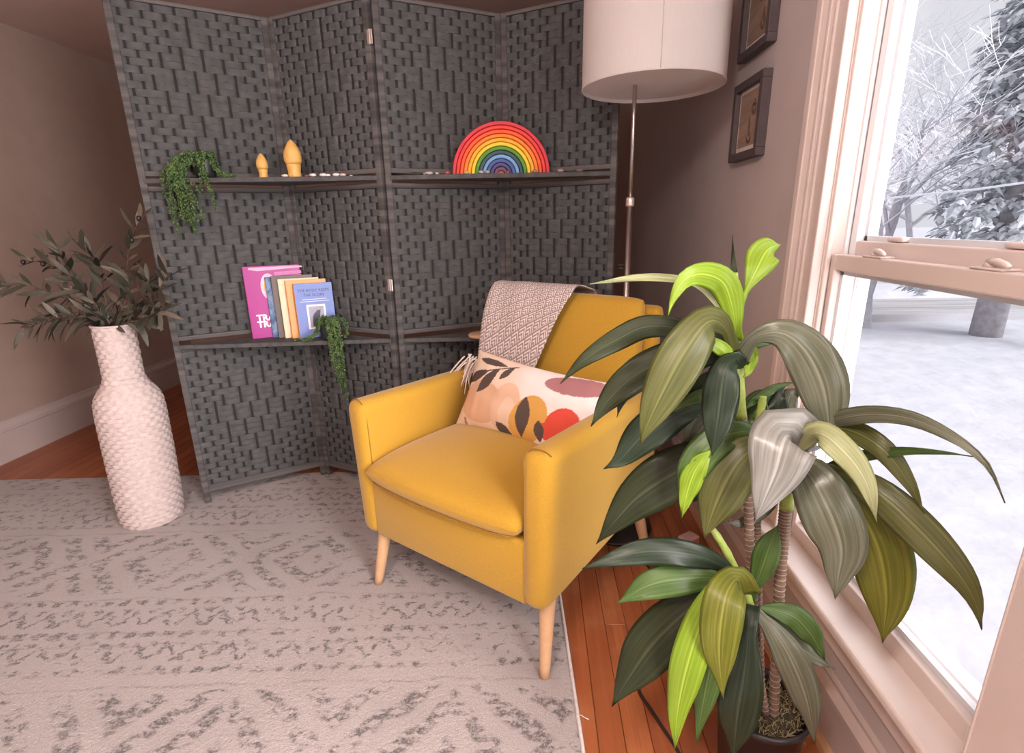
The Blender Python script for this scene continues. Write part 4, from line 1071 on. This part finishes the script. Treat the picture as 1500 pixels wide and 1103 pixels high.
# top crown
L_([(1079, 470, -.005), (1076, 410, -.005), (1074, 375, -.005), (1073, 345, -.005)], 13, 'd', .5, .3)
L_([(1080, 462, .0), (1092, 430, .0), (1108, 395, -.005), (1124, 366, -.02), (1143, 358, -.03)], 48, 'l', .3, .72)
L_([(1076, 500, .0), (1055, 455, .01), (1022, 418, .0), (985, 408, -.02), (930, 407, -.04), (864, 416, -.05)], 12, 'p', .2, .6, .6)
L_([(1079, 500, .01), (1074, 455, .02), (1060, 415, .03), (1030, 402, .05), (1003, 410, .06), (986, 438, .065), (979, 462, .065)], 42, 'l', .35, .45, .5)
L_([(1078, 520, .0), (1060, 490, .01), (1025, 476, .0), (985, 482, -.02), (975, 485, -.02)], 26, 'd')
L_([(1077, 520, .01), (1055, 490, .02), (1010, 483, .02), (950, 478, .02), (905, 497, .02), (855, 528, .02), (821, 562, .015)], 36, 'd', .35, .55)
L_([(1060, 505, .02), (1010, 500, .01), (945, 522, .0), (905, 552, .0), (878, 600, .0)], 18, 'k')
L_([(1078, 530, .02), (1045, 505, .03), (985, 520, .04), (925, 555, .045), (890, 588, .045), (866, 624, .045)], 50, 'd', .3, .6)
L_([(960, 545, .01), (925, 570, .01), (910, 590, .01), (904, 611, .01)], 16, 'k')
L_([(1076, 545, .02), (1062, 515, .03), (1030, 500, .03), (1005, 515, .03)], 22, 'l')
L_([(1078, 520, .02), (1062, 480, .05), (1036, 472, .08), (1000, 520, .10), (968, 580, .11), (946, 628, .11), (938, 652, .11)], 72, 'o', .32, .58, .3)
L_([(1084, 535, .0), (1092, 515, .01), (1098, 520, .02), (1096, 545, .02), (1088, 553, .02)], 26, 'l', .3)
L_([(1084, 540, .01), (1080, 525, .03), (1065, 535, .05), (1058, 560, .06), (1052, 610, .07), (1043, 668, .075)], 54, 'k', .35, .55, .6)
L_([(1080, 585, .01), (1055, 575, .0), (1020, 582, .0), (980, 606, .0)], 20, 'm')
L_([(1082, 595, -.005), (1050, 590, -.01), (1000, 600, -.02), (945, 635, -.02), (910, 672, -.02), (884, 687, -.02)], 58, 'k', .3, .55)
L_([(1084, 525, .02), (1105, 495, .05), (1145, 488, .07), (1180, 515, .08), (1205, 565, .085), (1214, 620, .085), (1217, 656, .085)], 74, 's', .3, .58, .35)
# middle crown, left side
L_([(1110, 660, -.01), (1060, 665, -.01), (990, 692, -.01), (935, 728, -.015), (900, 765, -.015), (873, 797, -.015)], 78, 'd', .3, .45)
L_([(1090, 690, -.02), (1060, 700, -.02), (1030, 720, -.03), (1015, 735, -.03)], 46, 'k')
L_([(1125, 645, .01), (1090, 632, .03), (1050, 645, .04), (1018, 680, .045), (1005, 720, .045), (998, 757, .045)], 50, 'm', .32, .5, .4)
L_([(1040, 660, .047), (1018, 690, .05), (1006, 725, .05), (999, 758, .05)], 34, 'l', .3, .4, .1)
L_([(1135, 645, .02), (1105, 655, .05), (1075, 685, .06), (1050, 735, .065), (1032, 787, .065)], 76, 'o', .3, .52, .3)
L_([(1150, 700, .0), (1120, 740, -.01), (1090, 765, -.01), (1060, 765, -.01)], 26, 's')
# middle crown, right side (reaching out towards the room in front of the window)
L_([(1165, 690, .0), (1195, 690, .03), (1250, 671, .10), (1320, 661, .17), (1380, 663, .22), (1427, 669, .25)], 17, 'm', .4, .5, .5)
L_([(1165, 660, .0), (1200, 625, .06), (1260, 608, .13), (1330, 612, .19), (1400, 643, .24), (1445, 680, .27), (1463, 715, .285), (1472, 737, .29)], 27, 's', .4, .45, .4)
L_([(1165, 660, .01), (1200, 628, .06), (1250, 632, .11), (1295, 660, .15), (1330, 705, .17), (1354, 752, .18)], 34, 'o', .35, .55, .4)
L_([(1165, 670, .02), (1215, 690, .08), (1275, 715, .13), (1340, 770, .18), (1400, 835, .22), (1428, 880, .235), (1438, 921, .24)], 56, 'o', .3, .55, .4)
L_([(1165, 690, .02), (1205, 690, .07), (1250, 735, .10), (1285, 800, .12), (1298, 870, .13), (1293, 942, .13)], 86, 'y', .3, .55, .3)
L_([(1162, 668, .05), (1195, 634, .11), (1235, 660, .15), (1268, 705, .17), (1284, 764, .175)], 40, 'p', .35, .5, .2)
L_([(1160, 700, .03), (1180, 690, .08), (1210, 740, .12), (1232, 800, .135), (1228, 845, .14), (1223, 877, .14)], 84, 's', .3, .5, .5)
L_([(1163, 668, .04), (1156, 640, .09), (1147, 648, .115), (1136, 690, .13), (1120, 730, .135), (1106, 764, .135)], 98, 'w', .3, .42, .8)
L_([(1155, 715, .01), (1165, 720, .02), (1172, 725, .02), (1178, 712, .02)], 12, 'm')
# low crown
L_([(1098, 878, .03), (1112, 845, .04), (1125, 805, .04), (1140, 768, .035)], 38, 'm', .35, .6, .4)
L_([(1092, 868, .035), (1062, 838, .03), (1020, 815, .02), (1000, 800, .01)], 30, 'k')
L_([(1090, 866, .04), (1065, 832, .05), (1010, 812, .06), (950, 808, .06), (900, 818, .06), (853, 833, .06)], 42, 'k', .35, .55)
L_([(1088, 868, .045), (1060, 848, .06), (1000, 848, .07), (950, 858, .07), (904, 884, .07)], 48, 'm', .3, .6)
L_([(1085, 870, .05), (1050, 862, .06), (1000, 900, .07), (955, 945, .075), (922, 992, .075), (897, 1034, .075)], 76, 'd', .3, .52, .3)
L_([(1086, 872, .06), (1062, 855, .09), (1032, 900, .12), (1008, 970, .13), (993, 1040, .13), (988, 1098, .13)], 52, 'l', .35, .5, .4)
L_([(1075, 870, .07), (1052, 930, .105), (1034, 1010, .11), (1020, 1088, .11)], 44, 'm', .3, .4, .5)
L_([(1088, 872, .06), (1080, 848, .09), (1064, 870, .13), (1055, 920, .15), (1054, 970, .15), (1060, 1022, .15)], 62, 'y', .28, .5, .9)
L_([(1097, 885, .05), (1096, 925, .08), (1090, 985, .10), (1080, 1050, .11), (1074, 1112, .11)], 62, 'k', .35, .55, .5)
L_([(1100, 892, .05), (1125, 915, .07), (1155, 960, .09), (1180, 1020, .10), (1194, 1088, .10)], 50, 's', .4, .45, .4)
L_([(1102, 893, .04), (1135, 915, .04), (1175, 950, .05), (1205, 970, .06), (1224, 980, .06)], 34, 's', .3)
L_([(1102, 892, .045), (1130, 893, .05), (1165, 905, .06), (1192, 935, .065), (1208, 966, .065)], 38, 'm', .35, .5)

# ------------------------------------------------------------------ small things on the floor
pts = [(.255, 1.20), (.262, 1.09), (.235, 1.05), (.268, .97), (.292, .905), (.312, .84), (.36, .74)]
pts = [(.345, 1.60), (.39, 1.42), (.405, 1.25), (.385, 1.15), (.335, 1.13), (.30, 1.09), (.250, 1.035), (.272, .96), (.300, .885), (.325, .80)]
m = MB(); m.tube(catmull([(a, b, ZF+.0042) for a, b in pts], 70), .0038, 8)
tag(m.build('power_cord', plain('black_rubber', (.015, .012, .012), .45, .1, 50, 0), None, True), 'thin black power cord lying on the wooden floor', 'cord')
pk = empty('paper_packet', (.525, 1.60, ZF), R(35), 'small pink and white paper packet on the floor behind the dracaena', 'packet')
MB().bbox((-.03, -.022, 0), (.03, .022, .062), .004).build('sleeve', plain('pale_pink_card', (.66, .45, .44), .7, .08, 60, .1), pk)
MB().bbox((-.022, -.0225, .034), (.022, -.0215, .056), .0004).build('panel', plain('rose_card', (.62, .17, .18), .7, .1, 60, 0), pk)

# ------------------------------------------------------------------ outside: snow, road, trees
def snowmat():
    k = NT('fresh_snow', .9, .1); o = k.coord(); a = k.noise(o, .5, 4); b = k.noise(o, 3, 4)
    k.col(k.ramp(b, [(.3, (.62, .62, .68)), (.7, (.70, .70, .755))])); k.bump(k.math('ADD', a, k.math('MULTIPLY', b, .3)), .5, .2); return k.m
M['snow'] = snowmat()
n = 60; vs = []; fs = []
X0, X1, Y0_, Y1_ = XR+.18, 60., -40., 70.
for j in range(n+1):
    for i in range(n+1):
        x = X0+(X1-X0)*(i/n)**1.8; y = Y0_+(Y1_-Y0_)*j/n
        vs.append((x, y, -.72+.10*mnoise.noise(Vector((x*.35, y*.35, 0)))*min(1, x/3)))
for j in range(n):
    for i in range(n): a = j*(n+1)+i; fs.append((a, a+1, a+n+2, a+n+1))
struct('snow_ground', MB().add(vs, fs), M['snow'], smooth=True)
k = NT('slushy_road', .8, .2); o_ = k.coord(); nz = k.noise(k.scale(o_, (.4, 5, 1)), 1, 4); k.col(k.ramp(nz, [(.35, (.36, .34, .35)), (.65, (.60, .59, .62))]))
struct('road', MB().box((XR+1.5, 9.5, -.80), (60, 11.4, -.60)), k.m)
m = MB(); n = 50
for j in range(n):
    xa, xb = 1.5+58*j/n, 1.5+58*(j+1)/n
# snow bank beyond the road
vs = []; fs = []
for i in range(81):
    x = 1+i*.75
    for q, (yy, zz) in enumerate(((11.3, -.75), (11.6, -.50), (12.3, -.42), (14, -.45), (20, -.35), (40, .2))):
        vs.append((x, yy, zz+.07*mnoise.noise(Vector((x*.8, yy, 3)))*(q > 0)))
for i in range(80):
    for q in range(5): a = i*6+q; fs.append((a, a+6, a+7, a+1))
struct('snow_bank', MB().add(vs, fs), M['snow'], smooth=True)

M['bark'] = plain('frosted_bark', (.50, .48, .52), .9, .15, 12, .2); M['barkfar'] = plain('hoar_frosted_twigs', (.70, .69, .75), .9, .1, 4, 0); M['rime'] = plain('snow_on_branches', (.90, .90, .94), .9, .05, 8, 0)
def tree_mesh(seed, H, depth=5, r0=.09, spread=.55, snow=True):
    rn = random.Random(seed); wood = MB(); sn = MB()
    def grow(p, d, L, r, lv):
        k_ = 4; pts = [p]; q = d.copy()
        for i in range(k_):
            q = (q+Vector((rn.uniform(-.18, .18), rn.uniform(-.18, .18), rn.uniform(-.05, .10)))).normalized(); pts.append(pts[-1]+q*L/k_)
        rad = [r*(1-.45*i/k_) for i in range(k_+1)]
        wood.tube(pts, rad, 5 if lv < 2 else 3, False)
        if snow and lv >= 1: sn.tube([x_+Vector((0, 0, rad[i]*.75+.002)) for i, x_ in enumerate(pts)], [max(.005, a*.8) for a in rad], 3, False)
        if lv >= depth: return
        nb_ = 3 if lv == 0 else rn.choice((2, 3, 3))
        for b in range(nb_+(3 if lv == 0 else 1)):
            t = rn.uniform(.35, 1.0); i = min(k_-1, int(t*k_)); bp = pts[i].lerp(pts[i+1], t*k_-i)
            az = rn.uniform(0, 6.28); sd = Vector((math.cos(az), math.sin(az), rn.uniform(-.1, .5))).normalized()
            nd = (q*(1-spread)+sd*spread*1.3).normalized()
            grow(bp, nd, L*rn.uniform(.55, .78), rad[i]*rn.uniform(.42, .62), lv+1)
    grow(Vector((0, 0, -.1)), Vector((rn.uniform(-.1, .1), rn.uniform(-.1, .1), 1)).normalized(), H*.42, r0, 0)
    return wood.mesh('trunk'), sn.mesh('snow_load')
def tree(loc, wm, sm_, label, rz=0, sc=1, far=False):
    t = empty('bare_tree', loc, rz, label, 'tree', 'snowy bare trees outside'); t.scale = (sc, sc, sc)
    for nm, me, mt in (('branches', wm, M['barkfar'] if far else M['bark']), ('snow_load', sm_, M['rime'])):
        if not me.materials: me.materials.append(mt)
        o = bpy.data.objects.new(nm, me); link(o, t)
w1, s1 = tree_mesh(5, 6.5, 5, .10); w2, s2 = tree_mesh(9, 6.0, 5, .09, .6); w3_, s3 = tree_mesh(14, 5.2, 5, .08, .65)
near = [((5.6, 9.0, -.7), w1, s1, 'nearest bare tree, snow lining its long branches, left in the window', .4, .9), ((8.6, 12.6, -.5), w2, s2, 'bare snowy tree just across the road', 1.5, 1.0), ((10.2, 12.4, -.5), w3_, s3, 'bushy bare snowy tree across the road behind the conifer', 2.5, 1.05)]
for l, a, b, lb, rz, sc in near: tree(l, a, b, lb, rz, sc)
wf, sf = tree_mesh(31, 6.0, 5, .08, .62); wg, sg = tree_mesh(37, 5.5, 5, .08, .68)
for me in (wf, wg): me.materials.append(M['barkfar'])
rn = random.Random(8)
ORD = ['leftmost', 'second', 'third', 'fourth', 'fifth', 'sixth', 'seventh', 'eighth', 'ninth']
for i in range(7):
    x = 8.3+i*2.1+rn.uniform(-.4, .4); y = 15+rn.uniform(0, 5)
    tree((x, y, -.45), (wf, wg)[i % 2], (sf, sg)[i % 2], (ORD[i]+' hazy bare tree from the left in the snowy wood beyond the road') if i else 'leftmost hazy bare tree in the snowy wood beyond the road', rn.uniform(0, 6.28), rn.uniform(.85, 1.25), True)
# conifer
con = empty('snowy_conifer', (6.95, 8.25, -.72), 0, 'big snow laden conifer standing on the lawn outside the window', 'tree')
MB().tube([(0, 0, -.1), (.02, 0, 1.2), (0, .02, 3.4), (0, 0, 6)], [.21, .19, .13, .03], 12).build('trunk', plain('conifer_trunk', (.40, .375, .395), .9, .2, 12, .4), con, True)
gm = plain('frosty_needles', (.55, .57, .60), .9, .25, 6, 0); sn = MB(); gr = MB(); rn = random.Random(77)
def tuft(m, p, d, L, w_):
    s_ = d.cross(Vector((0, 0, 1))).normalized()*w_; up_ = Vector((0, 0, w_*.5))
    m.add([p-s_*.5, p+s_*.5, p+d*L*.6+s_*.8-up_*.2, p+d*L*.6-s_*.8-up_*.2, p+d*L-up_, p+d*L*.5+up_], [(0, 1, 5), (1, 2, 5), (2, 4, 5), (4, 3, 5), (3, 0, 5), (0, 3, 4, 2, 1)])
for q in range(150):
    z = .80+5.1*(q/150)**.9; Rr = 1.05*(1-(z-.75)/6.2)**.7+.12; az = rn.uniform(0, 6.28); d = Vector((math.cos(az), math.sin(az), 0))
    for i in range(16):
        t = (i+.5)/16; base = Vector((0, 0, z))+d*(Rr*t)+Vector((0, 0, .12*math.sin(t*2.5)-.42*t*t))
        for b in range(3):
            dd = (d*rn.uniform(.3, 1)+Vector((rn.uniform(-.8, .8), rn.uniform(-.8, .8), rn.uniform(-.7, .1)))).normalized()
            pp0 = base+Vector((rn.uniform(-.1, .1), rn.uniform(-.1, .1), rn.uniform(-.07, .05)))
            tuft(gr, pp0, dd, rn.uniform(.10, .22), rn.uniform(.03, .07))
            if rn.random() < .62: tuft(sn, pp0+Vector((0, 0, .028)), dd, rn.uniform(.09, .19), rn.uniform(.035, .075))
tag(gr.build('needles', gm, con), kind='stuff'); tag(sn.build('snow_load', M['rime'], con), kind='stuff')
# snow dusted wire
a = aty(1330, 287, 8.0); b = aty(1540, 262, 7.0); d = (b-a).normalized()
m = MB(); m.tube([a-d*6, a, (a+b)/2+Vector((0, 0, -.02)), b, b+d*6], .016, 6)
tag(m.build('utility_wire', M['rime'], None, True), 'white snow coated wire strung past the trees outside the upper pane', 'wire')

# ------------------------------------------------------------------ unseen ceiling lamp above the photographer, added to brighten the room
cl_ = empty('added_ceiling_lamp', (-.35, -.25, ZC), 0, 'added unseen fill lamp, round frosted glass with metal mount', 'lamp')
MB().lathe([(.001, 0), (.17, 0), (.17, -.03), (.155, -.035), (.001, -.035)], 40).build('mount', M['nickel'], cl_, True)
k = NT('added_lamp_glass', .5); k.col((.9, .85, .8)); k.b.inputs['Emission Color'].default_value = (1, .84, .72, 1); k.b.inputs['Emission Strength'].default_value = 4.0
MB().lathe([(.150, -.036), (.148, -.055), (.12, -.085), (.07, -.105), (.001, -.112)], 40, cap=False).build('glass_dome', k.m, cl_, True)
l = bpy.data.lights.new('added_ceiling_bulb', 'POINT'); l.energy = 56; l.color = (1, .87, .78); l.shadow_soft_size = .12
lo_ = bpy.data.objects.new('added_ceiling_bulb', l); lo_.location = (0, 0, -.26); COL.objects.link(lo_); lo_.parent = cl_
